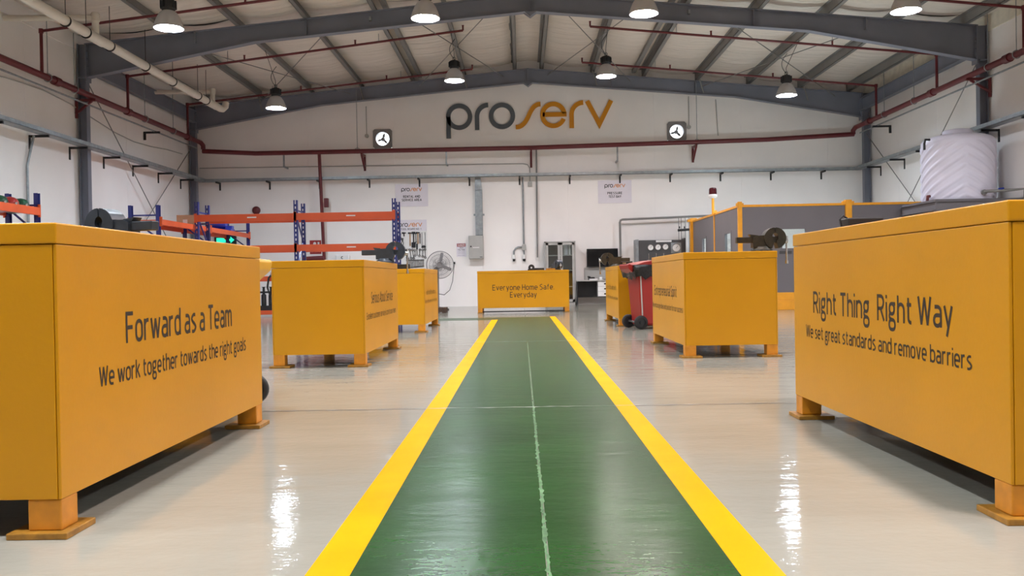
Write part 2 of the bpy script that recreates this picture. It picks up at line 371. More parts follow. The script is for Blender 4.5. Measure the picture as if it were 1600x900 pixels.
while y < 10.4:
    w = 0.003 + 0.006 * random.random() * (1 if random.random() > 0.3 else 0.2); c = 0.055 + random.uniform(-0.004, 0.004)
    if y > 5.2: w *= 0.45
    L.append((c - w, y, 0.0019)); R.append((c + w, y, 0.0019)); y += 0.022
n = len(L); mb.add(L + R, [(i, n + i, n + i + 1, i + 1) for i in range(n - 1)])
mb.build('walkway_seam', M['seam'], fl)
for yj, zt in ((5.15, 0.0021), (10.55, 0.0021)):        # ragged filler along the cross joints
    L, R = [], []; x = -5.2
    while x < 5.3:
        w = 0.004 + 0.012 * random.random() * (1 if random.random() > 0.4 else 0.2); c = yj + random.uniform(-0.006, 0.006)
        L.append((x, c - w, zt)); R.append((x, c + w, zt)); x += 0.05
    n = len(L); MB().add(L + R, [(i, i + 1, n + i + 1, n + i) for i in range(n - 1)]).build('joint_filler', M['filler'], fl)

# walls of precast panels
def gable_strip(mb, x0, x1, y0, y1, z0=0.0):
    xs = [x0] + ([RIDGE] if x0 < RIDGE < x1 else []) + [x1]
    top = [(x, z_roof(x) + 0.02) for x in reversed(xs)]
    mb.prism([(x0, z0), (x1, z0)] + top, y0, y1, lambda u, v, d: (u, d, v)); return mb
FANS = ((-3.79, 4.69), (4.36, 4.735))
wb = struct('wall_back')
seams = [XL - 0.2, -8.27, -5.87, -3.47, -1.07, 1.33, 3.73, 6.13, 8.53, XR + 0.2]
for x0, x1 in zip(seams[:-1], seams[1:]):
    mb = MB(); a, b = x0 + 0.001, x1 - 0.001
    hole = [f for f in FANS if a < f[0] < b]
    if hole:
        cx, cz = hole[0]; h = 0.25
        mb.box(a, cx - h, YW, YW + 0.16, 0, cz + h); mb.box(cx + h, b, YW, YW + 0.16, 0, cz + h); mb.box(cx - h, cx + h, YW, YW + 0.16, 0, cz - h)
        gable_strip(mb, a, b, YW, YW + 0.16, cz + h)
    else: gable_strip(mb, a, b, YW, YW + 0.16)
    mb.build('wall_panel', M['wall'], wb, bevel=0 if hole else 0.005)
for nm, X0, X1, x in (('wall_left', XL - 0.16, XL, XL), ('wall_right', XR, XR + 0.16, XR)):
    w = struct(nm); y = YW
    k = 0
    while y > YB + 0.1:
        y0 = max(y - 2.12, YB); MB().box(X0, X1, y0 + 0.001, y - 0.001, 0, z_roof(x) + 0.02).build('wall_panel', M['wall'], w, bevel=0.005); y = y0
wf = MB(); gable_strip(wf, XL - 0.16, XR + 0.16, YB - 0.16, YB); wf.build('wall_front', M['wall'])['kind'] = 'structure'

# ceiling: insulation blanket between purlins, purlins
ce = struct('ceiling')
PX = [-8.6, -7.1, -5.72, -4.33, -2.92, -1.5, -0.1, 0.64, 2.04, 3.46, 4.93, 6.34, 7.75, 9.1]
XS = [XL - 0.1] + PX + [XR + 0.1]
YS = [24.95, 18.4, 12.2, 6.0, -0.2, YB - 0.1]
for i in range(len(XS) - 1):
    for j in range(len(YS) - 1):
        x0, x1, ya, yb = XS[i], XS[i+1], YS[j+1], YS[j]
        nx, ny = 6, 22 if j < 2 else 6
        xs = sorted([x0 + (x1 - x0) * k / nx for k in range(nx + 1)])
        vs = []
        ph = random.random() * 9
        for a in range(ny + 1):
            yy = ya + (yb - ya) * a / ny
            amp = 0.014 * math.sin(3.1 * yy + ph) + 0.012 * math.sin(7.3 * yy + ph * 2) + random.uniform(-0.004, 0.004)
            for k, x in enumerate(xs):
                t = k / nx; s = math.sin(PI * t)
                vs.append((x, yy, z_roof(x) - 0.075 * s * (0 if x1 - x0 < 0.9 else 1) + amp * s))
        fs = [(a*(nx+1)+k, (a+1)*(nx+1)+k, (a+1)*(nx+1)+k+1, a*(nx+1)+k+1) for a in range(ny) for k in range(nx)]
        MB().add(vs, fs, True).build('ceiling_panel', M['roofcloth'], ce)
for p in PX:
    mb = MB(); z = z_raf(p); d = 1 if p > RIDGE else -1
    mb.box(p - 0.04, p - 0.028, YB, YW, z, z + 0.2); mb.box(p - 0.04, p + 0.06, YB, YW, z, z + 0.008); mb.box(p - 0.1, p - 0.028, YB, YW, z + 0.19, z + 0.2)
    mb.box(p + 0.052, p + 0.06, YB, YW, z, z + 0.03)
    mb.build('purlin', M['purlin'], ce)
for p in (-2.72, 3.2): MB().box(p - 0.05, p + 0.05, YB, YW, z_raf(p) + 0.08, z_raf(p) + 0.2).build('purlin', M['purlin'], ce)
MB().box(XL - 0.4, XR + 0.4, YB - 0.4, YW + 0.4, 7.4, 7.5).box(XL - 0.4, XL - 0.18, YB - 0.4, YW + 0.4, 5.4, 7.4).box(XR + 0.18, XR + 0.4, YB - 0.4, YW + 0.4, 5.4, 7.4).box(XL - 0.4, XR + 0.4, YB - 0.4, YB - 0.18, 5.4, 7.4).box(XL - 0.4, XR + 0.4, YW + 0.18, YW + 0.4, 5.4, 7.4).build('roof', M['concrete'])['kind'] = 'structure'  # unseen slab over the hall; side skirts added to stop sky light leaking in

# steel frames
def portal(name, label, Y, dz=0.0):
    t = thing(name, label, 'steel frame', (0, Y, 0))
    hw, fl_ = 0.09, 0.016
    for s, xe in ((-1, XL + 0.2), (1, XR - 0.24)):
        # tapered rafter: top line, bottom line with knee
        top0, bot0 = z_raf(RIDGE) + dz, z_raf(RIDGE) - 0.38 + dz
        xk = RIDGE + s * 5.65
        zk = z_raf(xk) - 0.36 + dz; ze = 5.02 + dz * 0.4
        poly_t = [(RIDGE, top0), (xe, z_raf(xe) + dz)]; poly_b = [(RIDGE, bot0), (xk, zk), (xe, ze)]
        mb = MB(); pl = poly_b + list(reversed(poly_t))
        if s < 0: pl = list(reversed(pl))
        mb.prism(pl, 0.008, -0.008, lambda u, v, d: (u, d, v))
        for ln, dv in ((poly_t, -fl_ / 2), (poly_b, fl_ / 2)):
            for a, b in zip(ln[:-1], ln[1:]): mb.bar((a[0], 0, a[1] + dv), (b[0], 0, b[1] + dv), hw * 2, fl_)
        for f in (0.0, 0.25, 0.5, 0.75):   # splice plates / stiffeners
            x = RIDGE + (xe - RIDGE) * f + s * 0.012
            zb = bot0 + (zk - bot0) * min(1, abs(x - RIDGE) / 5.65) if abs(x - RIDGE) < 5.65 else zk
            mb.box(x - 0.01, x + 0.01, -hw, hw, zb - (0.06 if f == 0 else 0), z_raf(x) + dz)
        mb.build('rafter', M['steel'], t)
        mb = MB()
        xo, xi = (XL + 0.05, XL + 0.21) if s < 0 else (XR - 0.21, XR - 0.05)
        mb.box(xo, xi, -0.006, 0.006, 0.02, z_raf(xe) + dz)
        xf = xi if s < 0 else xo
        mb.box(xf - 0.008, xf + 0.008, -0.075, 0.075, 0.02, ze + 0.02); xf2 = xo if s < 0 else xi
        mb.box(xf2 - 0.008, xf2 + 0.008, -0.075, 0.075, 0.02, z_raf(xe) + dz)
        mb.box(min(xo, xi), max(xo, xi), -0.1, 0.1, ze - 0.01, ze + 0.01)
        mb.build('column', M['steel'], t)
        mb = MB(); xp = xe - s * 0.03
        mb.box(xp - 0.012, xp + 0.012, -0.11, 0.11, ze - 0.08, z_raf(xe) + dz - 0.02)
        for k in range(4):
            for yy in (-0.06, 0.06): mb.box(xp - 0.03, xp + 0.03, yy - 0.014, yy + 0.014, ze + 0.05 + k * 0.16, ze + 0.078 + k * 0.16)
        mb.build('end_plate', M['steel'], t)
        MB().box(xo - 0.04, xi + 0.04, -0.16, 0.16, 0.0, 0.02).build('base_plate', M['steel'], t)
    MB().bar((RIDGE - 0.16, 0, bot0 + 0.0), (RIDGE, 0, bot0 - 0.09), 0.012, 0.012).prism([(RIDGE - 0.14, bot0), (RIDGE, bot0 - 0.1), (RIDGE + 0.14, bot0)], -0.1, 0.1, lambda u, v, d: (u, d, v)).build('ridge_gusset', M['steel'], t)
    return t
f1 = portal('portal_frame', 'big blue grey steel portal frame crossing the hall above the nearer row of lamps', 18.4)
f2 = portal('portal_frame', 'blue grey steel portal frame standing against the end wall above the large letters', 24.55, -0.1)
for x in (-7.1, -4.33, -1.5, 2.04, 4.93, 7.75):    # fly braces on the end frame
    MB().bar((x, -0.08, z_raf(x) - 0.04), (x + 0.1, -0.12, z_raf(x) - 0.44), 0.03, 0.03).build('fly_brace', M['purlin'], f2)
for xx_ in (-3.0, 3.5): # bolts/brackets on nearer frame
    MB().box(xx_ - 0.02, xx_ + 0.02, -0.1, -0.02, z_raf(xx_) - 0.2, z_raf(xx_) - 0.12).build('cleat', M['galv'], f1)
t = thing('eave_beam', 'grey blue steel beam running under the right eave between the two frames', 'beam', (9.32, 0, 5.31))
mb = MB().box(-0.006, 0.006, 18.52, 24.44, -0.16, 0.16).box(-0.07, 0.07, 18.52, 24.44, -0.16, -0.145).box(-0.07, 0.07, 18.52, 24.44, 0.145, 0.16); mb.build('beam', M['steel'], t)
MB().box(-0.08, 0.08, 18.5, 18.52, -0.18, 0.18).build('end_plate', M['steel'], t); MB().box(-0.08, 0.08, 24.43, 24.45, -0.18, 0.18).build('end_plate', M['steel'], t)
t = thing('eave_beam', 'grey blue steel beam under the left eave half hidden by the white drain pipe', 'beam', (-8.86, 0, 5.31))
MB().box(-0.006, 0.006, 18.52, 24.44, -0.16, 0.16).box(-0.07, 0.07, 18.52, 24.44, -0.16, -0.145).box(-0.07, 0.07, 18.52, 24.44, 0.145, 0.16).build('beam', M['steel'], t)

# bracing rods
def rod(a, b, label, r=0.011):
    tag(MB().tube([a, b], r, 6).build('bracing_rod', M['purlin']), label, 'rod', 'bracing rods')
for (xa, xb, lab) in ((-0.42, -2.7, 'thin roof bracing rod left of the ridge slanting away to the left'), (-2.3, -0.4, 'thin roof bracing rod left of the ridge slanting away to the right'),
                      (-3.75, -7.1, 'thin roof bracing rod over the left lamps slanting away to the left'), (-7.2, -4.6, 'thin roof bracing rod over the left lamps slanting away to the right'),
                      (0.8, 3.05, 'thin roof bracing rod right of the ridge slanting away to the right'), (2.5, 0.8, 'thin roof bracing rod right of the ridge slanting away to the left'),
                      (4.1, 8.6, 'thin roof bracing rod over the right lamps slanting away to the right'), (7.3, 5.0, 'thin roof bracing rod over the right lamps slanting away to the left')):
    rod((xa, 18.45, z_raf(xa) - 0.12), (xb, 24.5, z_raf(xb) - 0.24), lab)
for X, sd in ((-8.93, 'left'), (9.4, 'right')):
    rod((X, 18.5, 5.0), (X, 24.4, 0.5), 'wall bracing rod on the %s side wall falling towards the far corner' % sd, 0.012)
    rod((X, 24.4, 4.5), (X, 18.5, 0.3), 'wall bracing rod on the %s side wall rising towards the far corner' % sd, 0.012)

# insulation edge, eave gutter clips
for X, s, nm in ((XL, 1, 'left'), (XR, -1, 'right')):
    MB().box(min(X, X + s * 0.03), max(X, X + s * 0.03), 12, YW, 5.6, 5.95).build('trim_1' if s > 0 else 'trim_2', M['wall'] if s > 0 else M['insul'])['kind'] = 'structure'

# ------------------------------------------------------------------ high bay lamps
shade_m = bpy.data.materials.new('prismatic acrylic shade'); shade_m.use_nodes = True
_n, _l = shade_m.node_tree.nodes, shade_m.node_tree.links
_n.remove(_n['Principled BSDF'])
_d = _n.new('ShaderNodeBsdfDiffuse'); _d.inputs[0].default_value = (0.42, 0.4, 0.39, 1)
_t = _n.new('ShaderNodeBsdfTranslucent'); _t.inputs[0].default_value = (0.5, 0.48, 0.47, 1)
_g = _n.new('ShaderNodeBsdfGlossy'); _g.inputs['Roughness'].default_value = 0.25
_x = _n.new('ShaderNodeMixShader'); _x.inputs[0].default_value = 0.02; _l.new(_d.outputs[0], _x.inputs[1]); _l.new(_t.outputs[0], _x.inputs[2])
_x2 = _n.new('ShaderNodeMixShader'); _x2.inputs[0].default_value = 0.08; _l.new(_x.outputs[0], _x2.inputs[1]); _l.new(_g.outputs[0], _x2.inputs[2])
_l.new(_x2.outputs[0], _n['Material Output'].inputs[0])
LENS = {'cool': emit('cool lamp lens', (0.72, 0.86, 1.0), LAMP), 'warm': emit('warm lamp lens', (1.0, 0.86, 0.86), LAMP), 'neutral': emit('neutral lamp lens', (0.86, 0.92, 1.0), LAMP)}
def make_lamp(x, y, z, tint, label, group='high bay lamps'):
    t = thing('high_bay_lamp', label, 'lamp', (x, y, z), 0, group)
    prof = [(0.23, 0.0), (0.226, 0.03), (0.205, 0.1), (0.17, 0.18), (0.125, 0.245), (0.085, 0.275)]
    mb = MB().lathe(prof, 28, cap=False); mb.lathe([(r - 0.008, zz) for r, zz in prof], 28, cap=False)
    mb.lathe([(0.222, 0), (0.23, 0)], 28, cap=False); mb.build('lamp_shade', shade_m, t)
    MB().lathe([(0.001, 0.06), (0.19, 0.06), (0.19, 0.064), (0.001, 0.064)], 28, smooth=False, cap=False).build('lens', LENS[tint], t)
    mb = MB().lathe([(0.09, 0.275), (0.11, 0.3), (0.115, 0.33), (0.11, 0.42), (0.09, 0.45), (0.04, 0.465)], 20)
    for k in range(10):
        a = 2 * PI * k / 10; mb.box(0.1, 0.128, -0.006, 0.006, 0.31, 0.43, Matrix.Rotation(a, 4, 'Z'))
    mb.build('ballast_housing', M['black'], t)
    zt = z_raf(x) - z
    pn = min(PX, key=lambda q: abs(q - x)); mb = MB().tube([(0, 0, 0.46), (0, 0, 0.62), (pn - x, 0, z_raf(pn) - z)], 0.006, 6); mb.tube([Vector((0.0, 0, 0.50)) + Vector((0.035 * math.cos(a), 0, 0.035 * math.sin(a))) for a in [i * PI / 6 for i in range(12)]], 0.006, 6, True)
    mb.build('hanger', M['black'], t)
    MB().tube([(0.03, 0, 0.45)] + [(0.03 - 0.13 * math.sin(PI * k / 8), 0, 0.46 + (min(zt, 0.95) - 0.46) * k / 8) for k in range(9)], 0.007, 6).build('cable', M['black'], t)
    return t
for a in ((-5.45, 14.0, 4.75, 'cool', 'leftmost high bay lamp of the nearer row with frosted bell shade'), (-1.45, 14.2, 4.88, 'neutral', 'second high bay lamp from the left in the nearer row'),
          (2.0, 14.2, 4.88, 'warm', 'third high bay lamp from the left in the nearer row right of the ridge'), (6.03, 14.0, 4.78, 'neutral', 'rightmost high bay lamp of the nearer row'),
          (-5.5, 20.3, 4.7, 'cool', 'leftmost high bay lamp of the far row hanging low by the end wall'), (-1.44, 20.3, 5.24, 'neutral', 'second high bay lamp from the left in the far row above the sign letters'),
          (1.99, 20.3, 5.27, 'warm', 'third high bay lamp from the left in the far row just right of the sign'), (6.04, 20.3, 4.76, 'cool', 'rightmost high bay lamp of the far row')):
    make_lamp(*a)
for y in (8.0, 1.8):
    for x, z, tn in ((-5.45, 4.75, 'neutral'), (-1.45, 4.88, 'neutral'), (2.0, 4.88, 'warm'), (6.03, 4.78, 'neutral')):
        make_lamp(x, y, z, tn, 'high bay lamp hanging nearer than the picture shows', 'high bay lamps over the near half of the hall')

# ------------------------------------------------------------------ pipes and trays on the walls
t = thing('cable_tray', 'galvanised cable tray running level across the end wall', 'cable tray', (0, YW, 3.56))
tray_prof = lambda mb, p0, p1: None
MB().box(-8.8, 9.3, -0.30, -0.12, 0.0, 0.006).box(-8.8, 9.3, -0.30, -0.294, 0, 0.075).box(-8.8, 9.3, -0.126, -0.12, 0, 0.075).build('tray', M['galv'], t)
k = -8.35
while k < 9.3:
    MB().box(k - 0.02, k + 0.02, -0.34, -0.0, -0.045, -0.002).box(k - 0.022, k + 0.022, -0.02, 0, -0.22, -0.0).build('bracket', M['black'], t); k += 1.39
for X, s, lab in ((XL, 1, 'galvanised cable tray running along the left side wall across the column'), (XR, -1, 'galvanised cable tray running along the right side wall behind the white tank')):
    t = thing('cable_tray', lab, 'cable tray', (X, 0, 3.56))
    a, b = sorted((s * 0.2, s * 0.42)); a2, b2 = sorted((0, s * 0.37))
    MB().box(a, b, -2, 24.75, 0, 0.006).box(a, a + 0.006, -2, 24.75, 0, 0.08).box(b - 0.006, b, -2, 24.75, 0, 0.08).build('tray', M['galv'], t)
    for i in range(8):
        y = 13.6 + 1.47 * i
        MB().box(a2, b2, y - 0.02, y + 0.02, -0.045, -0.002).box(min(0, s * 0.02), max(0, s * 0.02), y - 0.022, y + 0.022, -0.26, 0).build('bracket', M['black'], t)

# red sprinkler mains
for X, xw, s, z, lab in ((-8.74, XL, -1, 4.63, 'dark red sprinkler main along the left side wall above the cable tray'), (9.16, XR, 1, 4.7, 'dark red sprinkler main along the right side wall above the cable tray')):
    t = thing('sprinkler_main', lab, 'pipe', (X, 0, z))
    MB().tube([(0, -2, 0), (0, 24.25, 0), (-s * 0.05, 24.4, -0.02), (-s * 0.1, 24.44, -0.1), (-s * 0.1, 24.44, -0.2)], 0.062, 14).build('pipe', M['red'], t)
    for y in (13.2, 16.9, 20.0, 23.6): MB().tube([(0, y - 0.09, 0), (0, y + 0.09, 0)], 0.085, 14).build('coupling', M['red'], t)
    for y in (18.4, 12.2):
        e = s * (abs(xw - X) - 0.02)
        MB().bar((-s * 0.1, y - 0.13, -0.085), (e, y - 0.13, -0.085), 0.05, 0.05).bar((-s * 0.02, y - 0.13, -0.1), (e, y - 0.13, -0.36), 0.04, 0.04).bar((e - s * 0.02, y - 0.13, -0.04), (e - s * 0.02, y - 0.13, -0.45), 0.05, 0.03, (0, 1, 0)).build('bracket', M['red'], t)
    y = 21.6 if s < 0 else 23.2; e = s * (abs(xw - X) - 0.021)
    MB().bar((-s * 0.06, y, -0.2), (e, y, -0.2), 0.05, 0.045).bar((e - s * 0.012, y, -0.18), (e - s * 0.012, y, -0.38), 0.06, 0.02, (0, 1, 0)).build('support_arm', M['black'], t)
    for y in (16.6, 17.6, 20.9, 22.6):
        MB().tube([Vector((0, y, 0)) + Vector((0.075 * math.cos(a), 0, 0.075 * math.sin(a))) for a in [i * PI / 8 for i in range(16)]], 0.01, 6, True).tube([(0, y, 0.07), (0, y, z_raf(X) - z)], 0.008, 6).build('hanger', M['galv'], t)
    tag(MB().tube([(X - s * 0.05 + s * 0.12, -2, z - 0.17), (X + s * 0.07, 24.4, z - 0.17)], 0.02, 8).build('conduit', M['galv']), 'thin grey conduit running just under the red main on the %s side wall' % ('left' if s < 0 else 'right'), 'conduit')
t = thing('sprinkler_main', 'dark red sprinkler main crossing the end wall below the fans', 'pipe', (0, 24.44, 4.36))
MB().tube([(-8.66, 0, 0.02), (-7.2, 0, -0.07), (0.3, 0, -0.06), (6.7, 0, 0.04), (9.08, 0, 0.14)], 0.062, 14).build('pipe', M['red'], t)
for x in (-4.3, 0.32, 4.8):
    zz = -0.05 + max(0, x) * 0.013
    MB().bar((x, -0.08, zz - 0.09), (x, 0.46, zz - 0.09), 0.05, 0.05).bar((x, -0.05, zz - 0.11), (x, 0.46, zz - 0.46), 0.05, 0.045).box(x - 0.03, x + 0.03, 0.44, 0.478, zz - 0.5, zz - 0.05).build('bracket', M['red'], t)
for x in (-6.45, -2.0, 2.67):
    MB().box(x - 0.02, x + 0.02, 0.03, 0.07, -0.42, -0.02).box(x - 0.02, x + 0.02, 0.03, 0.47, -0.46, -0.42).build('bracket', M['galv'], t)
for x in (-4.42, 4.83): MB().tube([(x, 0, 0.0), (x, 0, 1.6)], 0.009, 6).tube(circ3((x, 0, -0.05 + max(0, x) * 0.013), 0.075, 'y', 16), 0.01, 6, True).build('hanger', M['galv'], t)

def sprinkler(label, pts, riser_from, heads):
    t = thing('sprinkler_branch', label, 'pipe', pts[0])
    o = Vector(pts[0])
    MB().tube([Vector(riser_from) - o, Vector(pts[0]) - o], 0.03, 10).lathe([(0.042, -0.04), (0.042, 0.04)], 10).build('riser', M['red'], t)
    MB().tube([Vector(p) - o for p in pts], 0.026, 10).build('pipe', M['red'], t)
    a, b = Vector(pts[0]), Vector(pts[-1])
    for f in heads:
        q = a + (b - a) * f - o
        MB().tube([q, q + Vector((0, 0, 0.1))], 0.02, 8).lathe([(0.005, 0.1), (0.028, 0.105), (0.028, 0.115)], 8, Matrix.Translation(q)).build('sprinkler_head', M['red'], t)
    for f in (0.3, 0.75):
        q = a + (b - a) * f
        MB().tube([q - o, Vector((q.x, q.y, z_raf(q.x))) - o], 0.007, 6).build('hanger', M['galv'], t)
sprinkler('red sprinkler branch on the left roof slope nearest the camera', [(-8.74, 16.4, 5.44), (-1.2, 16.4, 6.3)], (-8.74, 16.4, 4.68), (0.5, 1.0))
sprinkler('red sprinkler branch on the left roof slope just beyond the nearer steel frame', [(-8.74, 20.0, 5.42), (-1.21, 20.0, 6.29)], (-8.74, 20.0, 4.68), (0.35, 0.68, 1.0))
sprinkler('red sprinkler branch on the left roof slope closest to the end wall', [(-8.74, 23.6, 5.49), (-1.2, 23.6, 6.27)], (-8.74, 23.6, 4.68), (0.4, 0.7, 1.0))
sprinkler('red sprinkler branch on the right roof slope nearest the camera', [(9.16, 16.35, 5.48), (1.5, 16.35, 6.3)], (9.16, 16.35, 4.75), (0.5, 1.0))
sprinkler('red sprinkler branch on the right roof slope just beyond the nearer steel frame', [(9.16, 19.75, 5.49), (1.6, 19.75, 6.25)], (9.16, 19.75, 4.75), (0.3, 0.65, 1.0))
sprinkler('red sprinkler branch on the right roof slope closest to the end wall', [(9.16, 23.1, 5.52), (1.65, 23.1, 6.27)], (9.16, 23.1, 4.75), (0.35, 0.7, 1.0))

# white drain pipe
t = thing('drain_pipe', 'long white plastic drain pipe hung under the left roof slope', 'pipe', (-7.45, 0, 5.12))
MB().tube([(0, 9, 0.02), (0, 22.35, 0), (0.0, 22.5, 0.02), (0.05, 22.58, 0.1), (0.06, 22.6, 0.2)], 0.085, 18).build('pipe', M['pvc'], t)
for y in (21.75, 15.75): MB().tube([(0, y - 0.3, 0), (0, y + 0.3, 0)], 0.094, 18).build('socket', M['pvc'], t)
for y in (13.3, 14.75, 15.45, 16.35, 17.9, 19.3, 20.8, 21.35):
    MB().tube([(0, y - 0.012, 0), (0, y + 0.012, 0)], 0.098, 18).tube([(0, y, 0.09), (0, y, z_raf(-7.45) - 5.12)], 0.006, 6).build('clamp', M['black'], t)
for y, z in ((15.8, 0.36), (21.8, 0.3)):
    MB().tube([(XL + 7.46, y, z + 0.03), (0.0, y, z)], 0.055, 12).tube([(0, y, z + 0.07), (0, y, 0.03)], 0.06, 12).lathe([(0.075, -0.06), (0.075, 0.06), (0.06, 0.09)], 12, Matrix.Translation((0, y, z))).build('branch', M['pvc'], t)

# small conduits on the end wall
def conduit(label, pts, r=0.018, m='galv', cat='conduit'):
    return tag(MB().tube(pts, r, 8).build('conduit', M[m]), label, cat)
conduit('thin pale conduit running along the end wall above the cable tray', [(-8.9, 24.87, 3.97), (0.1, 24.87, 3.93), (0.22, 24.87, 3.9), (0.28, 24.87, 3.8), (0.28, 24.87, 3.42)], 0.014, 'lightgrey')
t = thing('junction_box', 'small pale box on the end wall under the tray end of the conduit', 'junction box', (0.28, 24.87, 3.36)); MB().box(-0.06, 0.06, -0.03, 0.03, -0.07, 0.06).build('box', M['lightgrey'], t, bevel=0.006); MB().box(-0.045, 0.045, -0.036, -0.03, -0.05, 0.045).build('cover', M['lightgrey'], t)
conduit('dark pipe dropping from the red main down to just left of the glazed cabinet', [(0.47, 24.8, 4.3), (0.45, 24.8, 1.32)], 0.022, 'purlin')
t = thing('twin_socket', 'conduit drop with box and two black capped sockets above the far centre bench', 'socket', (0.08, 24.85, 1.6))
MB().tube([(0.0, 0, 1.95), (0, 0, 0.1)], 0.022, 8).build('conduit', M['galv'], t)
MB().box(-0.055, 0.055, -0.05, 0.03, -0.07, 0.08).build('box', M['lightgrey'], t, bevel=0.008)
MB().tube([(-0.05, 0, 0.02), (-0.16, 0, 0.02), (-0.23, 0, -0.02), (-0.28, 0, -0.09), (-0.28, 0, -0.2)], 0.022, 8).tube([(0, 0, -0.05), (0, 0, -0.2)], 0.018, 8).build('conduit', M['galv'], t)
for x in (-0.28, 0.0):
    MB().lathe([(0.035, 0.0), (0.045, -0.03), (0.045, -0.12)], 14, Matrix.Translation((x, 0, -0.19))).build('socket', M['white'], t)
    MB().lathe([(0.04, -0.12), (0.036, -0.17), (0.028, -0.19)], 14, Matrix.Translation((x, -0.005, -0.185))).build('socket_cap', M['rubber'], t)
conduit('dark grey pipe rising beside the wall screen and turning right to the grey bay', [(2.73, 24.7, 0.9), (2.73, 24.7, 2.24), (2.75, 24.7, 2.3), (2.8, 24.7, 2.32), (6.0, 24.7, 2.4)], 0.03, 'purlin', 'pipe')
t = thing('rod_hanger', 'black bar on thin rods hanging below the dark grey pipe', 'hanger', (4.48, 24.6, 2.0))
MB().tube([(-0.18, 0, -0.01), (0.17, 0, 0.01)], 0.035, 10).build('bar', M['black'], t)
for x in (-0.15, -0.08, 0.03, 0.13): MB().tube([(x, 0.02, 0.34), (x, 0.02, -1.0)], 0.009, 6).build('rod', M['purlin'], t)
for x in (-0.13, 0.0): MB().lathe([(0.018, 0.04), (0.012, 0.1)], 8, Matrix.Translation((x, 0, 0))).build('hook', M['black'], t)
t = thing('hose_riser', 'dark red fire riser dropping down the end wall behind the orange rack', 'pipe', (-5.48, 24.5, 0))
MB().tube([(0, 0, 4.3), (0.05, 0.15, 1.36)], 0.045, 10).build('pipe', M['red'], t)
MB().box(0.08, 0.2, 0.1, 0.22, 2.8, 3.05).build('valve_box', M['red'], t, bevel=0.01)
MB().tube([(0.05, 0.15, 1.4), (-0.55, 0.15, 1.38)], 0.075, 10).build('pipe', M['red'], t)
t = thing('conduit', 'grey conduit kinked under the left wall tray and dropping to the floor', 'conduit', (XL, 16.36, 0))
MB().tube([(0.1, 0.16, 3.55), (0.06, 0.14, 3.35), (0.05, 0.05, 3.1), (0.05, 0.0, 2.95), (0.05, 0, 0.3)], 0.024, 8).build('pipe', M['galv'], t)
tag(MB().tube([(XL + 0.03, 12 + i, 4.55 - 0.12 * math.sin(i * 0.9) - 0.035 * i) for i in range(13)], 0.011, 6).build('cable', M['lightgrey']), 'thin grey cable sagging along the left side wall below the red main', 'cable')
for x, z0, z1, lab in ((4.6, 4.85, 5.7, 'thin conduit dropping to the right exhaust fan'), (-4.2, 4.78, 5.6, 'thin conduit dropping to the left exhaust fan')):
    t = thing('fan_conduit', lab, 'conduit', (x, 24.87, z0))
    MB().tube([(0.1 if x > 0 else -0.03, 0, z1 - z0), (0.1 if x > 0 else -0.03, 0, 0.05)], 0.012, 6).build('conduit', M['lightgrey'], t)
    MB().lathe([(0.055, -0.02), (0.055, 0.02)], 14, axm('y', (0.1 if x > 0 else -0.03, 0, 0))).build('switch', M['lightgrey'], t)
tag(MB().tube([(5.45, 24.88, 5.6), (5.5, 24.88, 4.6)], 0.014, 6).build('conduit', M['lightgrey']), 'short thin conduit on the end wall right of the right fan', 'conduit')

# exhaust fans set in the end wall
def exhaust(x, z, label):
    t = thing('exhaust_fan', label, 'fan', (x, YW, z), 0, 'exhaust fans in the end wall')
    mb = MB(); n = 32; vs = []
    for k in range(n):
        a = 2 * PI * k / n + PI / n; c, s_ = math.cos(a), math.sin(a); q = 0.265 / max(abs(c), abs(s_))
        vs += [(q * c, -0.05, q * s_), (0.19 * c, -0.05, 0.19 * s_), (0.19 * c, 0.14, 0.19 * s_), (q * c, 0.0, q * s_)]
    fs = []
    for k in range(n):
        a, b = 4 * k, 4 * ((k + 1) % n); fs += [(a, b, b + 1, a + 1), (a + 1, b + 1, b + 2, a + 2), (a + 3, b + 3, b, a)]
    mb.add(vs, fs).build('frame', M['fan'], t)
    MB().lathe([(0.06, -0.02), (0.055, 0.03), (0.03, 0.08)], 16, axm('-y', (0, 0.06, 0))).build('motor', M['fan'], t)
    for k in range(3):
        R = Matrix.Rotation(2 * PI * k / 3 + 0.25, 4, 'Y')
        MB().prism([(-0.02, 0.03), (-0.035, 0.11), (0.005, 0.185), (0.035, 0.1), (0.02, 0.03)], 0.05, 0.056, lambda u, v, d: R @ Vector((u, d + u * 0.5, v))).build('blade', M['fan'], t)
    for k in range(3):
        R = Matrix.Rotation(2 * PI * k / 3 + 1.3, 4, 'Y')
        MB().bar(R @ Vector((0, 0.1, 0.0)), R @ Vector((0, 0.1, 0.2)), 0.012, 0.008).build('stay', M['fan'], t)
exhaust(-3.79, 4.69, 'square framed exhaust fan letting in daylight left of the large letters')
exhaust(4.36, 4.735, 'square framed exhaust fan letting in daylight right of the large letters')

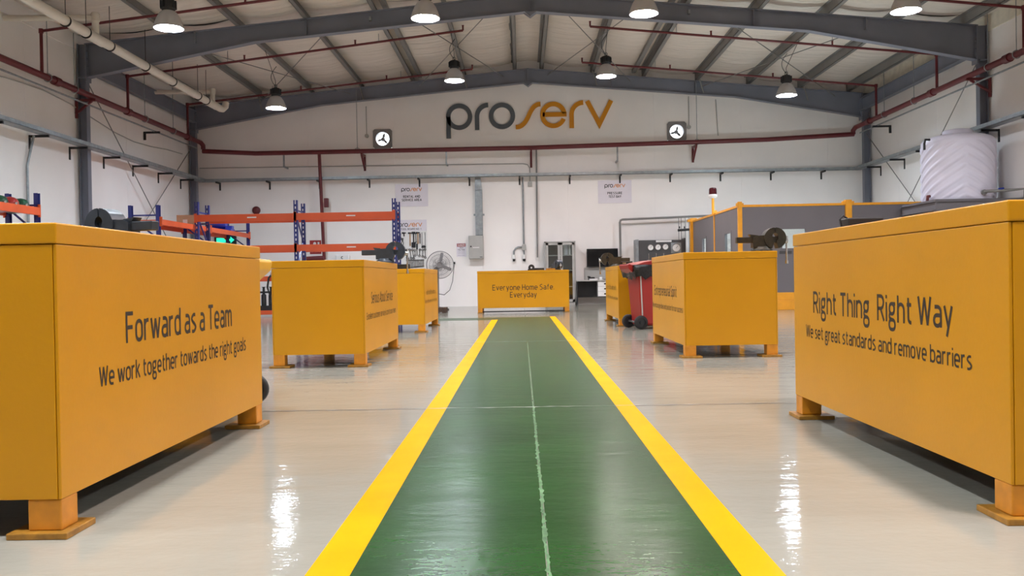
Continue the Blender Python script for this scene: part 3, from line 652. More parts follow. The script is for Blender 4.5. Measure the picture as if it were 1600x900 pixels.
# ------------------------------------------------------------------ company sign letters
def logo(parent, fn, sc, m1, m2, depth, wt=38):
    """letter shapes in units where a bowl's outer radius is 113"""
    c = 236
    L = [('p', m1, [arc(205, c, 94, 0, 360, 36)], [True]), ('p2', m1, [[(112, c), (112, 420)]], [False]),
         ('r', m1, [[(358, 352), (358, 244)] + arc(456, 238, 98, 180, 270, 12)], [False]), ('o', m1, [arc(573, c, 94, 0, 360, 36)], [True]),
         ('s', m2, [_s([(690, 334), (722, 331), (760, 306), (792, 260), (820, 204), (850, 162), (880, 144), (906, 141)], 5)], [False]),
         ('e', m2, [[(1015 + 94 * math.cos(math.radians(a)), c + 94 * math.sin(math.radians(a))) for a in range(22, 361, 8)] + [(1109, c - 4)]], [False]),
         ('e2', m2, [[(922, 232), (1128, 232)]], [False]),
         ('r', m2, [[(1171, 352), (1171, 242)] + arc(1272, 236, 101, 180, 270, 12)], [False]),
         ('v', m2, [[(1306, 122), (1410, 322), (1512, 122)]], [False])]
    groups = [(0, 1), (2,), (3,), (4,), (5, 6), (7,), (8,)]
    for g in groups:
        mb = MB()
        for q in g:
            for p, cl in zip(L[q][2], L[q][3]):
                P = p[:-1] if cl else p
                P = [(u * sc, -v * sc) for u, v in reversed(P)]
                mb.ribbon(P, wt * sc, fn, depth, cl, 0.0 if depth else 0.0002 * (q % 2))
        mb.build('letter', L[g[0]][1], parent)
t = thing('wall_lettering', 'large slate and amber proserv letters mounted high on the end wall', 'sign', (-2.313, YW - 0.001, 6.02))
logo(t, lambda u, v, d: (u, -d, v), 0.003224, M['logogrey'], M['logoamber'], 0.05)

def poster(name, label, x0, x1, z0, z1, lines, lw, dy=0.0, logo_w=0.57):
    t = thing(name, label, 'sign', (x0, YW - 0.002, z0))
    w, h = x1 - x0, z1 - z0
    MB().box(0, w, -0.012, 0, 0, h).build('board', M['poster'], t)
    sc = logo_w / 1420
    lx = (w - logo_w) / 2 - 93 * sc
    logo(t, lambda u, v, d: (lx + u, -0.0135 - d, h - 0.055 + v), sc, M['ink_dark'], M['logoorange'], 0, 46)
    for i, (tx, cap, wd, zz) in enumerate(lines):
        lettering(tx, cap, wd, lambda u, v, d, zz=zz: (w / 2 + u, -0.0125 - d, zz + v), M['ink_dark'], t, 0.2, 0.28, True)
    return t
M['ink_dark'] = mat('near black print', (44, 42, 48), 0.5, var=0.02); M['logoorange'] = mat('orange print', (206, 128, 52), 0.5, var=0.03)
poster('wall_sign', 'pale sign reading RENTAL AND SERVICE AREA under the cable tray', -3.47, -2.56, 2.8, 3.42, [('RENTAL AND', 0.065, 0.46, 0.245), ('SERVICE AREA', 0.065, 0.54, 0.15)], 0.5)
poster('wall_sign', 'pale sign reading PRESSURE TEST BAY under the cable tray', 2.16, 3.09, 2.79, 3.42, [('PRESSURE', 0.065, 0.4, 0.245), ('TEST BAY', 0.065, 0.34, 0.15)], 0.5)

# tool board
t = thing('tool_board', 'white tool board headed TOOL BOARD NO. 1 hung full of hand tools', 'tool board', (-3.5, YW - 0.002, 0.96))
MB().box(0, 0.89, -0.02, 0, 0, 1.47).build('board', M['white'], t)
MB().box(0, 0.89, -0.024, -0.0201, 1.16, 1.47).build('header', M['poster'], t)
logo(t, lambda u, v, d: (0.055 + u, -0.0255 - d, 1.44 + v), 0.66 / 1420, M['ink_dark'], M['logoorange'], 0, 42)
lettering('TOOL BOARD NO. 1', 0.05, 0.56, lambda u, v, d: (0.45 + u, -0.0245 - d, 1.19 + v), M['ink_dark'], t, 0.17, 0.24, True)
TBX = lambda cx: -3.646 + cx * 0.001779
TBZ = lambda cy: 2.577 - cy * 0.001779
TY = YW - 0.035
iron, wood = M['black'], M['wood']
def hammer(cx, c0, c1, label, hm, big=False):
    L = (c1 - c0) * 0.001779
    t = thing('hammer', label, 'tool', (TBX(cx), TY, TBZ(c0)), 0, 'tools on the tool board')
    MB().tube([(0, 0, -0.02), (0, 0, -L)], 0.016, 8).build('handle', hm, t)
    MB().lathe([(0.02, -0.055), (0.026, -0.03), (0.018, 0.0), (0.018, 0.03), (0.008, 0.06)], 10, axm('x', (0, 0, -0.02))).build('head', iron, t)
def spanner(cx, c0, c1, label, group='spanners on the tool board', tilt=0.0, r=0.022):
    L = (c1 - c0) * 0.001779
    mb = MB(); fn = lambda u, v, d: (u + tilt * v, -d, v)
    mb.prism([(-0.009, -L + 0.02), (0.009, -L + 0.02), (0.009, -0.02), (-0.009, -0.02)], -0.005, 0.005, fn)
    for z in (-0.015, -L + 0.015): mb.ribbon([(r * math.cos(a), z + r * math.sin(a)) for a in [(-0.9 if z > -0.1 else 2.2) + i * 5.0 / 10 for i in range(11)]], 0.014, fn, 0.01, False, -0.005)
    o = mb.build('spanner', M['steeltool'], None, (TBX(cx), TY, TBZ(c0))); tag(o, label, 'tool', group)
M['steeltool'] = mat('worn tool steel', (84, 82, 80), 0.4, 0.4, var=0.2, scale=20)
hammer(320, 278, 490, 'wooden handled hammer hanging left of the black mallet', wood); hammer(442, 275, 462, 'wooden handled hammer hanging right of the black mallet', wood)
hammer(225, 275, 340, 'short stubby hammer at the top left of the tool board', iron)
t = thing('mallet', 'black mallet hanging head down in the middle of the top row', 'tool', (TBX(375), TY, TBZ(270)), 0, 'tools on the tool board')
MB().tube([(0, 0, 0), (0, 0, -0.32)], 0.018, 8).box(-0.05, 0.05, -0.015, 0.015, -0.06, 0).build('handle', iron, t); MB().box(-0.06, 0.05, -0.025, 0.025, -0.44, -0.29).build('head', iron, t, bevel=0.012)
t = thing('hacksaw', 'hacksaw with a silver frame at the right end of the top row', 'tool', (TBX(530), TY, TBZ(285)), 0, 'tools on the tool board')
MB().tube([(-0.045, 0, -0.36), (-0.045, 0, 0), (0.045, 0, 0.01), (0.045, 0, -0.36)], 0.007, 6).build('frame', M['steeltool'], t); MB().box(-0.045, 0.045, -0.001, 0.001, -0.372, -0.355).build('blade', M['steeltool'], t); MB().box(-0.06, 0.06, -0.015, 0.015, -0.42, -0.372).build('handle', iron, t, bevel=0.01)
def pliers(cx, c0, c1, label):
    L = (c1 - c0) * 0.001779
    t = thing('pliers', label, 'tool', (TBX(cx), TY, TBZ(c0)), 0, 'tools on the tool board')
    MB().prism([(-0.03, 0), (0.03, 0), (0.02, -L * 0.45), (-0.02, -L * 0.45)], -0.006, 0.006, lambda u, v, d: (u, -d, v)).build('jaws', M['steeltool'], t)
    for s in (-1, 1): MB().tube([(0.008 * s, 0, -L * 0.42), (0.03 * s, 0, -L * 0.65), (0.022 * s, 0, -L)], 0.009, 6).build('handle', iron, t)
pliers(165, 290, 400, 'pliers hanging at the left end of the top row'); pliers(200, 365, 480, 'pliers hanging below the stubby hammer')
t = thing('chisel', 'flat chisel hanging between the right hammer and the hacksaw', 'tool', (TBX(474), TY, TBZ(300)), 0, 'tools on the tool board'); MB().box(-0.013, 0.013, -0.008, 0.008, -0.28, -0.1).build('blade', M['steeltool'], t); MB().tube([(0, 0, 0), (0, 0, -0.11)], 0.016, 8).build('handle', iron, t)
t = thing('screwdriver', 'long black handled screwdriver hanging under the right wooden hammer', 'tool', (TBX(425), TY, TBZ(455)), 0, 'tools on the tool board'); MB().tube([(0, 0, 0), (0, 0, -0.16)], 0.022, 8).build('handle', iron, t); MB().tube([(0, 0, -0.16), (0, 0, -0.34)], 0.01, 6).build('blade', M['steeltool'], t)
spanner(412, 290, 440, 'slim spanner hanging left of the right wooden hammer', r=0.018)
for cx, c0, c1, tl, lab in ((228, 540, 688, -0.3, 'long dark spanner leaning at the left of the middle row'), (270, 545, 690, -0.08, 'second spanner from the left in the middle row'), (312, 542, 690, -0.14, 'third spanner from the left in the middle row'), (352, 545, 690, -0.14, 'fourth spanner from the left in the middle row'),
                            (392, 555, 650, 0.0, 'short spanner in the centre of the middle row'), (470, 545, 655, 0.1, 'short spanner right of the long screwdriver'), (512, 550, 665, 0, 'second spanner from the right in the middle row'), (550, 540, 685, -0.02, 'rightmost spanner of the middle row')):
    spanner(cx, c0, c1, lab, tilt=tl, r=0.026)
for i in range(12): spanner(262 + 23.5 * i, 705, 842 - 2.2 * i, 'slim steel spanner hanging in the bottom row of the tool board', 'spanners in the bottom row', r=0.014)

# electrical gear
t = thing('electrical_panel', 'light grey wall panel box under a galvanised duct', 'electrical box', (-1.24, YW - 0.001, 1.63))
MB().box(-0.2, 0.2, -0.22, 0, -0.32, 0.32).build('box', M['lightgrey'], t, bevel=0.006); MB().box(-0.19, 0.19, -0.232, -0.2205, -0.31, 0.31).build('door', M['lightgrey'], t, bevel=0.004)
MB().lathe([(0.022, 0), (0.022, 0.012)], 12, axm('-y', (-0.14, -0.233, 0.02))).build('lock', M['black'], t); MB().box(-0.09, 0.09, -0.2345, -0.2322, -0.02, 0.0).build('nameplate', M['white'], t); MB().box(0.1, 0.17, -0.2345, -0.2322, -0.28, -0.265).build('maker_plate', M['black'], t)
t = thing('cable_duct', 'galvanised sheet duct dropping from the cable tray to the grey panel box', 'duct', (-1.15, YW - 0.001, 1.96))
MB().box(-0.1, 0.1, -0.12, 0, 0, 1.25).prism([(-0.1, 1.25), (0.1, 1.25), (0.06, 1.6), (-0.09, 1.6)], -0.0, -0.14, lambda u, v, d: (u, d, v)).build('duct', M['galv'], t, bevel=0.006)
for s in (-1, 1): MB().box(min(s * 0.1, s * 0.15), max(s * 0.1, s * 0.15), -0.03, 0, 0.55, 0.6).build('bracket', M['galv'], t)
t = thing('danger_sign', 'small wall sign with a red DANGER band left of the panel box', 'sign', (-1.66, YW - 0.002, 1.57))
MB().box(-0.135, 0.135, -0.006, 0, -0.19, 0.19).build('board', M['poster'], t); MB().box(-0.12, 0.12, -0.0085, -0.0062, 0.09, 0.175).build('band', M['signred'], t)
lettering('DANGER', 0.05, 0.19, lambda u, v, d: (u, -0.009 - d, 0.108 + v), M['white'], t, 0.16, 0.24, True)
lettering('HIGH', 0.036, 0.1, lambda u, v, d: (u, -0.0065 - d, 0.04 + v), M['ink_dark'], t, 0.16, 0.24, True); lettering('VOLTAGE', 0.036, 0.19, lambda u, v, d: (u, -0.0065 - d, -0.015 + v), M['ink_dark'], t, 0.16, 0.24, True)
for z in (-0.06, -0.1, -0.16): scribble(0.022, 0.19, lambda u, v, d, z=z: (-0.095 + u, -0.0065 - d, z + v), M['ink_dark'], t)
t = thing('alarm_bell', 'round dark red alarm bell on the end wall at the left', 'alarm bell', (-7.35, YW - 0.001, 2.77)); MB().lathe([(0.115, 0), (0.115, 0.03), (0.09, 0.07), (0.03, 0.085)], 24, axm('-y')).build('gong', M['red'], t); MB().box(-0.04, 0.04, -0.02, 0, -0.17, -0.1).build('back_box', M['black'], t)
t = thing('exit_sign', 'glowing green exit sign with an arrow on the end wall behind the left rack', 'sign', (-8.22, YW - 0.001, 1.96))
MB().box(-0.3, 0.3, -0.07, 0, -0.14, 0.14).build('case', M['black'], t)
g = emit('green exit light', (0.03, 0.9, 0.5), 1.4)
MB().box(-0.24, 0.04, -0.075, -0.0701, -0.07, 0.06).build('light_panel', g, t); MB().prism([(0.07, -0.03), (0.15, -0.03), (0.15, -0.09), (0.26, 0.0), (0.15, 0.09), (0.15, 0.03), (0.07, 0.03)], -0.0701, -0.075, lambda u, v, d: (u, d, v)).build('arrow', g, t)
t = thing('fire_sign', 'red fire notice on the end wall behind the orange beam', 'sign', (-5.72, YW - 0.002, 1.72)); MB().box(-0.16, 0.16, -0.008, 0, -0.19, 0.19).build('board', M['signred'], t)
MB().prism([(-0.06, 0.03), (0.02, 0.03), (0.02, 0.12), (-0.02, 0.15), (-0.06, 0.12)], -0.0082, -0.01, lambda u, v, d: (u, d, v)).build('symbol', M['white'], t); MB().box(0.06, 0.11, -0.01, -0.0082, 0.02, 0.14).build('symbol', M['white'], t)
for z in (-0.09, -0.14): scribble(0.03, 0.24, lambda u, v, d, z=z: (-0.12 + u, -0.0085 - d, z + v), M['white'], t)
t = thing('first_aid_box', 'white rounded box on the end wall above the second left bench', 'box', (-4.95, YW - 0.001, 1.36)); MB().box(-0.2, 0.2, -0.14, 0, -0.14, 0.14).build('case', M['white'], t, bevel=0.04)
MB().ribbon(arc(0, 0.05, 0.03, 60, 300, 12), 0.02, lambda u, v, d: (u, -0.1405 - d, v), 0, False, 0.0005).build('crescent', M['ink_dark'], t); scribble(0.03, 0.16, lambda u, v, d: (-0.08 + u, -0.1405 - d, -0.05 + v), M['ink_dark'], t)
t = thing('wall_plug', 'black plug in a wall outlet right of the pedestal fan with a hanging cord', 'plug', (-1.86, YW - 0.001, 1.21)); MB().box(-0.045, 0.045, -0.02, 0, -0.06, 0.06).build('outlet', M['white'], t); MB().box(-0.025, 0.025, -0.06, -0.0202, -0.03, 0.03).build('plug', M['rubber'], t, bevel=0.006)
MB().tube(_r := [Vector((0, -0.05, -0.03)), Vector((-0.02, -0.06, -0.2)), Vector((-0.05, -0.1, -0.5)), Vector((-0.12, -0.3, -0.75)), Vector((-0.24, -0.7, -0.87)), Vector((-0.36, -1.2, -0.83)), Vector((-0.43, -1.7, -0.7)), Vector((-0.44, -2.3, -0.72)), Vector((-0.43, -2.75, -0.98))], 0.008, 6).build('cord', M['rubber'], t)

# glazed cabinet with files
t = thing('glazed_cabinet', 'tall grey cabinet with two glass doors behind the far centre bench', 'cabinet', (1.06, 24.62, 0))
MB().box(-0.42, -0.39, -0.22, 0.24, 0, 1.74).box(0.39, 0.42, -0.22, 0.24, 0, 1.74).box(-0.42, 0.42, -0.22, 0.24, 1.71, 1.74).box(-0.42, 0.42, -0.22, 0.24, 0, 0.08).build('carcass', M['lightgrey'], t)
MB().box(-0.42, 0.42, 0.2, 0.24, 0, 1.74).build('back', M['darkgrey'], t)
MB().box(-0.385, -0.38, -0.18, 0.2, 0.08, 1.71).box(0.38, 0.385, -0.18, 0.2, 0.08, 1.71).build('lining', M['darkgrey'], t)
for z in (0.5, 0.95, 1.36): MB().box(-0.39, 0.39, -0.18, 0.22, z - 0.01, z + 0.01).build('shelf', M['lightgrey'], t)
for s in (-1, 1):
    x0, x1 = sorted((s * 0.005, s * 0.385))
    d = MB().box(x0, x0 + 0.06, -0.245, -0.222, 0.09, 1.7).box(x1 - 0.06, x1, -0.245, -0.222, 0.09, 1.7).box(x0, x1, -0.245, -0.222, 1.64, 1.7).box(x0, x1, -0.245, -0.222, 0.09, 0.16).build('door', M['lightgrey'], t)
    MB().box(x0 + 0.06, x1 - 0.06, -0.236, -0.232, 0.16, 1.64).build('pane', M['glass'], d)
    MB().box(s * 0.035 - 0.006, s * 0.035 + 0.006, -0.27, -0.2455, 0.8, 0.95).build('handle', M['chrome'], d)
hues = [M['lightgrey'], M['white'], M['poster'], M['lightgrey'], M['white'], M['darkgrey']]
for i in range(6):
    f = MB().box(-0.017, 0.017, -0.12, 0.1, 0, 0.27).box(-0.012, 0.012, -0.122, -0.1201, 0.05, 0.12).build('binder', hues[i], None, (1.16 + i * 0.043, 24.62, 1.372))
    tag(f, 'pale ring binder standing behind the right glass door of the cabinet', 'binder', 'binders in the glazed cabinet')

# wall screen, pale panel, desk
t = thing('wall_screen', 'flat black screen on the end wall above the desk', 'screen', (2.24, 24.78, 1.28))
MB().box(-0.43, 0.43, -0.04, 0.02, -0.25, 0.25).build('bezel', M['black'], t, bevel=0.006); MB().box(-0.415, 0.415, -0.042, -0.0401, -0.232, 0.238).build('display', M['screen'], t); MB().box(-0.1, 0.1, 0.02, 0.118, -0.1, 0.1).build('mount', M['black'], t)
tag(MB().box(1.74, 2.7, 24.84, 24.895, 0.66, 1.02).build('back_panel', M['lightgrey'], bevel=0.006), 'pale grey panel on the wall between the desk and the black screen', 'panel')
t = thing('desk', 'dark fronted office desk with pale top and three drawers at the end wall', 'desk', (2.3, 24.45, 0))
MB().box(-0.82, 0.82, -0.3, 0.4, 0.64, 0.67).build('desk_top', M['lightgrey'], t, bevel=0.004); MB().box(-0.82, -0.79, -0.28, 0.38, 0.0, 0.64).build('side_panel', M['black'], t); MB().box(0.79, 0.82, -0.28, 0.38, 0.0, 0.64).build('side_panel', M['black'], t)
MB().box(-0.79, 0.79, 0.1, 0.13, 0.2, 0.64).build('modesty_panel', M['black'], t); MB().box(-0.25, 0.2, -0.25, 0.3, 0.22, 0.64).build('drawer_unit', M['lightgrey'], t)
for z in (0.23, 0.365, 0.5):
    d = MB().box(-0.245, 0.195, -0.268, -0.2505, z, z + 0.128).build('drawer', M['white'], t); MB().box(-0.08, 0.12, -0.274, -0.2685, z + 0.045, z + 0.085).build('handle', M['black'], d)
tag(MB().box(-0.11, 0.11, -0.08, 0.08, 0, 0.035).build('paper_stack', M['white'], None, (1.95, 24.4, 0.671), 0.004), 'short stack of white papers on the left of the desk', 'papers')
tag(MB().lathe([(0.035, 0), (0.04, 0.08), (0.036, 0.08), (0.032, 0.01)], 16).build('cup', M['white'], None, (2.15, 24.35, 0.671)), 'small white cup on the desk beside the papers', 'cup')
t = thing('telephone', 'black desk phone at the left end of the desk', 'telephone', (1.92, 24.62, 0.671)); MB().prism([(-0.1, 0), (0.1, 0), (0.1, 0.08), (-0.1, 0.03)], -0.09, 0.09, lambda u, v, d: (d, u, v)).build('base', M['black'], t); MB().tube([(-0.09, 0.05, 0.09), (-0.05, -0.06, 0.08)], 0.022, 8).build('handset', M['black'], t)
tag(MB().box(-0.2, 0.2, -0.08, 0.08, 0, 0.02).build('keyboard', M['black'], None, (2.42, 24.35, 0.671), 0.004), 'black keyboard lying on the desk', 'keyboard')

# gauge panel
t = thing('gauge_panel', 'dark grey pressure test console with round gauges at the end wall', 'gauge panel', (3.76, 24.4, 0))
MB().box(-0.58, 0.64, -0.18, 0.3, 0.06, 1.72).build('console', M['darkgrey'], t, bevel=0.01)
MB().box(-0.66, -0.585, -0.16, 0.3, 0.0, 1.74).build('side_panel', M['galv'], t); MB().box(0.645, 0.68, -0.2, 0.3, 0, 1.76).build('side_panel', M['darkgrey'], t)
MB().box(-0.12, 0.3, -0.186, -0.1805, 1.66, 1.71).build('nameplate', M['white'], t)
def gauge(x, z, r, plate=False):
    g = MB().lathe([(r, 0), (r * 1.08, 0.01), (r * 1.08, 0.035), (r * 0.94, 0.035), (r * 0.94, 0.028)], 24, axm('-y', (x, -0.181, z)), cap=False).build('gauge', M['chrome'], t)
    MB().lathe([(0.0005, 0.024), (r * 0.95, 0.024)], 24, axm('-y', (x, -0.181, z)), cap=False).build('dial', M['white'], g)
    MB().bar((x - r * 0.1, -0.207, z - r * 0.15), (x + r * 0.45, -0.207, z + r * 0.55), 0.003, r * 0.09, (0, 0, 1)).build('needle', M['black'], g)
    if plate: MB().box(x - r * 1.3, x + r * 1.3, -0.19, -0.1805, z - r * 1.35, z + r * 1.35).build('gauge_plate', M['galv'], t)
gauge(-0.27, 1.52, 0.075); gauge(-0.07, 1.525, 0.075); gauge(0.13, 1.53, 0.075); gauge(0.42, 1.5, 0.105, True)
for x in (-0.32, -0.12, 0.08): MB().tube([(x, -0.2, 1.36), (x, -0.2, 1.0)], 0.012, 6).tube([(x - 0.05, -0.2, 1.18), (x + 0.05, -0.2, 1.18)], 0.014, 6).build('tubing', M['chrome'], t)
MB().tube([(0.3, -0.2, 1.1), (0.38, -0.24, 1.22), (0.5, -0.22, 1.3), (0.6, -0.2, 1.25)], 0.02, 8).build('hose', M['rubber'], t)

# ------------------------------------------------------------------ grey test bay with amber frame
t = thing('test_bay', 'slate grey walled test bay with amber steel frame and windows on the right', 'enclosure', (0, 0, 0))
BX, BY, BT = 4.56, 18.7, 2.16
def post(x, y, w=0.085, cap=True, top=2.26):
    mb = MB().box(x - w / 2, x + w / 2, y - w / 2, y + w / 2, 0, top)
    if cap: mb.box(x - w * 0.9, x + w * 0.9, y - w * 0.4, y + w * 0.4, top - 0.1, top - 0.03)
    return mb.build('post', M['bayyellow'], t, bevel=0.006)
post(BX, BY); post(BX, 21.06, 0.075); post(BX, 23.75, 0.17); post(6.8, BY, 0.13); post(9.4, BY, 0.085)
for x0, x1 in ((BX + 0.045, 6.73), (6.87, 9.35)):
    MB().box(x0, x1, BY - 0.035, BY + 0.035, BT - 0.015, BT + 0.035).build('top_rail', M['bayyellow'], t, bevel=0.004)
    MB().box(x0, x1, BY - 0.06, BY + 0.06, 0.0, 0.2).box(x0, x1, BY - 0.045, BY + 0.045, 0.2, 0.36).build('kick_rail', M['bayyellow'], t, bevel=0.006)
for y0, y1 in ((BY + 0.045, 21.02), (21.1, 23.7)):
    MB().box(BX - 0.035, BX + 0.035, y0, y1, BT - 0.015, BT + 0.035).build('top_rail', M['bayyellow'], t, bevel=0.004)
    MB().box(BX - 0.05, BX + 0.05, y0, y1, 0, 0.36).build('kick_rail', M['bayyellow'], t, bevel=0.006)
def windowed(x0, x1, wx0, wx1, wz0, wz1, fn):
    mb = MB()
    for a, b, c, d in ((x0, wx0, 0.36, BT - 0.015), (wx1, x1, 0.36, BT - 0.015), (wx0, wx1, wz1, BT - 0.015), (wx0, wx1, 0.36, wz0)):
        mb.prism([(a, c), (b, c), (b, d), (a, d)], -0.02, 0.02, fn)
    p = mb.build('panel', M['baygrey'], t)
    mb = MB()
    for a, b, c, d in ((wx0 - 0.03, wx0 + 0.015, wz0 - 0.03, wz1 + 0.03), (wx1 - 0.015, wx1 + 0.03, wz0 - 0.03, wz1 + 0.03), (wx0 + 0.015, wx1 - 0.015, wz1 - 0.015, wz1 + 0.03), (wx0 + 0.015, wx1 - 0.015, wz0 - 0.03, wz0 + 0.015)):
        mb.prism([(a, c), (b, c), (b, d), (a, d)], -0.028, 0.028, fn)
    mb.build('window_frame', M['baygrey'], p)
    MB().prism([(wx0 + 0.015, wz0 + 0.015), (wx1 - 0.015, wz0 + 0.015), (wx1 - 0.015, wz1 - 0.015), (wx0 + 0.015, wz1 - 0.015)], -0.004, 0.004, fn).build('pane', M['glass'], p)
ff = lambda u, v, d: (u, BY - d, v); fs_ = lambda u, v, d: (BX + d, u, v)
windowed(BX + 0.04, 6.73, 5.41, 5.92, 1.26, 1.69, ff)
MB().box(6.87, 9.35, BY - 0.02, BY + 0.02, 0.36, BT - 0.015).build('panel', M['baygrey'], t)
windowed(BY + 0.04, 21.02, 19.42, 20.0, 0.95, 1.67, fs_); windowed(21.1, 23.7, 22.02, 22.5, 0.95, 1.67, fs_)
MB().box(5.36, 5.62, BY - 0.03, BY - 0.0205, 1.16, 1.22).build('door_latch', M['darkgrey'], t)
t = thing('beacon_light', 'dark red beacon lamp on an amber pole at the side of the grey bay', 'beacon', (4.5, 21.0, 2.2))
MB().tube([(0, 0, -0.04), (0, 0, 0.34)], 0.03, 10).build('pole', M['bayyellow'], t); MB().lathe([(0.07, 0.34), (0.07, 0.36), (0.1, 0.37), (0.095, 0.43)], 20).build('base', M['white'], t); MB().lathe([(0.092, 0.43), (0.088, 0.55), (0.075, 0.58), (0.02, 0.59)], 20).build('lens', M['beacon'], t)

# steel platform and water tank
t = thing('tank_platform', 'slate grey steel platform against the right wall carrying the white tank', 'platform', (7.88, 17.1, 0))
MB().box(0, 1.66, 0, 1.5, 2.08, 2.11).build('deck', M['baygrey'], t)
for a, b in (((0, 0), (1.66, 0)), ((0, 0), (0, 1.5)), ((1.66, 0), (1.66, 1.5)), ((0, 1.5), (1.66, 1.5))):
    mb = MB()
    for z, w, h in ((2.07, 0.09, 0.014), (1.905, 0.09, 0.014), (1.99, 0.012, 0.16)): mb.bar((*a, z), (*b, z), w, h)
    mb.build('edge_beam', M['baygrey'], t)
for x in (0.04, 1.6):
    for y in (0.05, 1.44): MB().box(x - 0.04, x + 0.04, y - 0.04, y + 0.04, 0, 1.9).build('leg', M['baygrey'], t)
t = thing('water_tank', 'big white ribbed plastic water tank standing on the grey platform', 'tank', (8.67, 17.85, 2.111))
mb = MB(); n, mlev = 160, 110; R0, Hh = 0.665, 1.16; vs = []
for j in range(mlev + 1):
    z = Hh * j / mlev
    for k in range(n):
        a = 2 * PI * k / n
        tri = abs(((a + 3.386) / (2 * PI) * 4) % 2 - 1)       # zigzag round the wall
        ph = (z * 5.2 + tri * 3.5) % 1.0
        q_ = min(1, max(0, (0.2 - abs(ph - 0.5)) / 0.07)); rib = q_ * q_ * (3 - 2 * q_) * 0.016
        edge = min(1, z / 0.08, (Hh - z) / 0.08)
        vtx = 1.0 if 0.03 < tri < 0.95 else 0.3
        r = R0 * (1 - 0.012 * (1 - min(1, z / 0.05))) + rib * edge * vtx
        vs.append((r * math.cos(a), r * math.sin(a), z))
fs = [(j*n+k, j*n+(k+1)%n, (j+1)*n+(k+1)%n, (j+1)*n+k) for j in range(mlev) for k in range(n)]
mb.add(vs, fs, True); mb.lathe([(0.665, 1.16), (0.655, 1.2), (0.61, 1.25), (0.48, 1.29), (0.3, 1.32), (0.26, 1.325)], 60, cap=False); mb.lathe([(0.001, 0), (0.665, 0)], 60, cap=False)
mb.build('body', M['tank'], t)
MB().lathe([(0.28, 1.31), (0.28, 1.38), (0.26, 1.41), (0.14, 1.43), (0.02, 1.435)], 40).build('lid', M['tank'], t)
a0 = math.atan2(-0.35, -0.6)
MB().tube([(-0.66, -0.25, 1.2), (-0.76, -0.28, 1.2), (-0.78, -0.28, 1.12), (-0.78, -0.28, 1.0)], 0.022, 8).build('overflow_pipe', M['black'], t)
MB().tube([(-0.66, -0.22, 0.1), (-0.71, -0.24, 0.1), (-0.72, -0.24, 0.01)], 0.03, 8).build('drain_valve', M['red'], t)
t = thing('outlet_pipe', 'dark grey pipe looping from the tank foot past the platform edge', 'pipe', (8.68, 17.1, 2.11))
MB().tube([(0.15, 0.08, 0.12), (0.13, -0.02, 0.13), (0.5, -0.05, 0.14), (0.84, -0.08, 0.16), (0.84, -0.09, -0.3), (0.84, -0.09, -2.09)], 0.03, 10).build('pipe', M['purlin'], t)
MB().lathe([(0.05, -0.03), (0.05, 0.03)], 14, axm('y', (0.14, 0.05, 0.12))).build('flange', M['purlin'], t); MB().tube([(0.36, -0.05, 0.17), (0.46, -0.05, 0.18)], 0.018, 6).build('valve_handle', M['darkblue'], t)

t = thing('batten_light', 'white fluorescent batten inside the grey bay lighting its far wall', 'lamp', (5.9, 18.83, 1.95))
MB().box(-0.75, 0.75, -0.1, -0.04, -0.05, 0.05).build('housing', M['white'], t); MB().tube([(-0.72, 0.0, 0), (0.72, 0, 0)], 0.02, 10).build('tube', emit('tube light', (0.8, 0.95, 1.0), 300.0), t)
for x in (-0.74, 0.74): MB().box(x - 0.015, x + 0.015, -0.04, 0.025, -0.03, 0.03).build('end_cap', M['white'], t)

# ------------------------------------------------------------------ pallet racks
def rack_post(mb, x, y, h, ax):
    """C section upright with punched holes; ax: 'x' when its holed face looks along y"""
    w = 0.085
    if ax == 'x':
        mb.box(x - w/2, x - 0.012, y - 0.003, y + 0.003, 0.012, h); mb.box(x + 0.012, x + w/2, y - 0.003, y + 0.003, 0.012, h)
        k = 0.012
        while k < h - 0.05: mb.box(x - 0.012, x + 0.012, y - 0.003, y + 0.003, k, k + 0.05); k += 0.1
        mb.box(x - w/2, x - w/2 + 0.004, y, y + 0.07, 0.012, h); mb.box(x + w/2 - 0.004, x + w/2, y, y + 0.07, 0.012, h)
    else:
        mb.box(x - 0.035, x + 0.035, y - 0.04, y - 0.036, 0.012, h); mb.box(x - 0.035, x + 0.035, y + 0.036, y + 0.04, 0.012, h); mb.box(x - 0.035, x - 0.031, y - 0.04, y + 0.04, 0.012, h)
    mb.box(x - 0.06, x + 0.06, y - 0.05, y + 0.08, 0, 0.012)
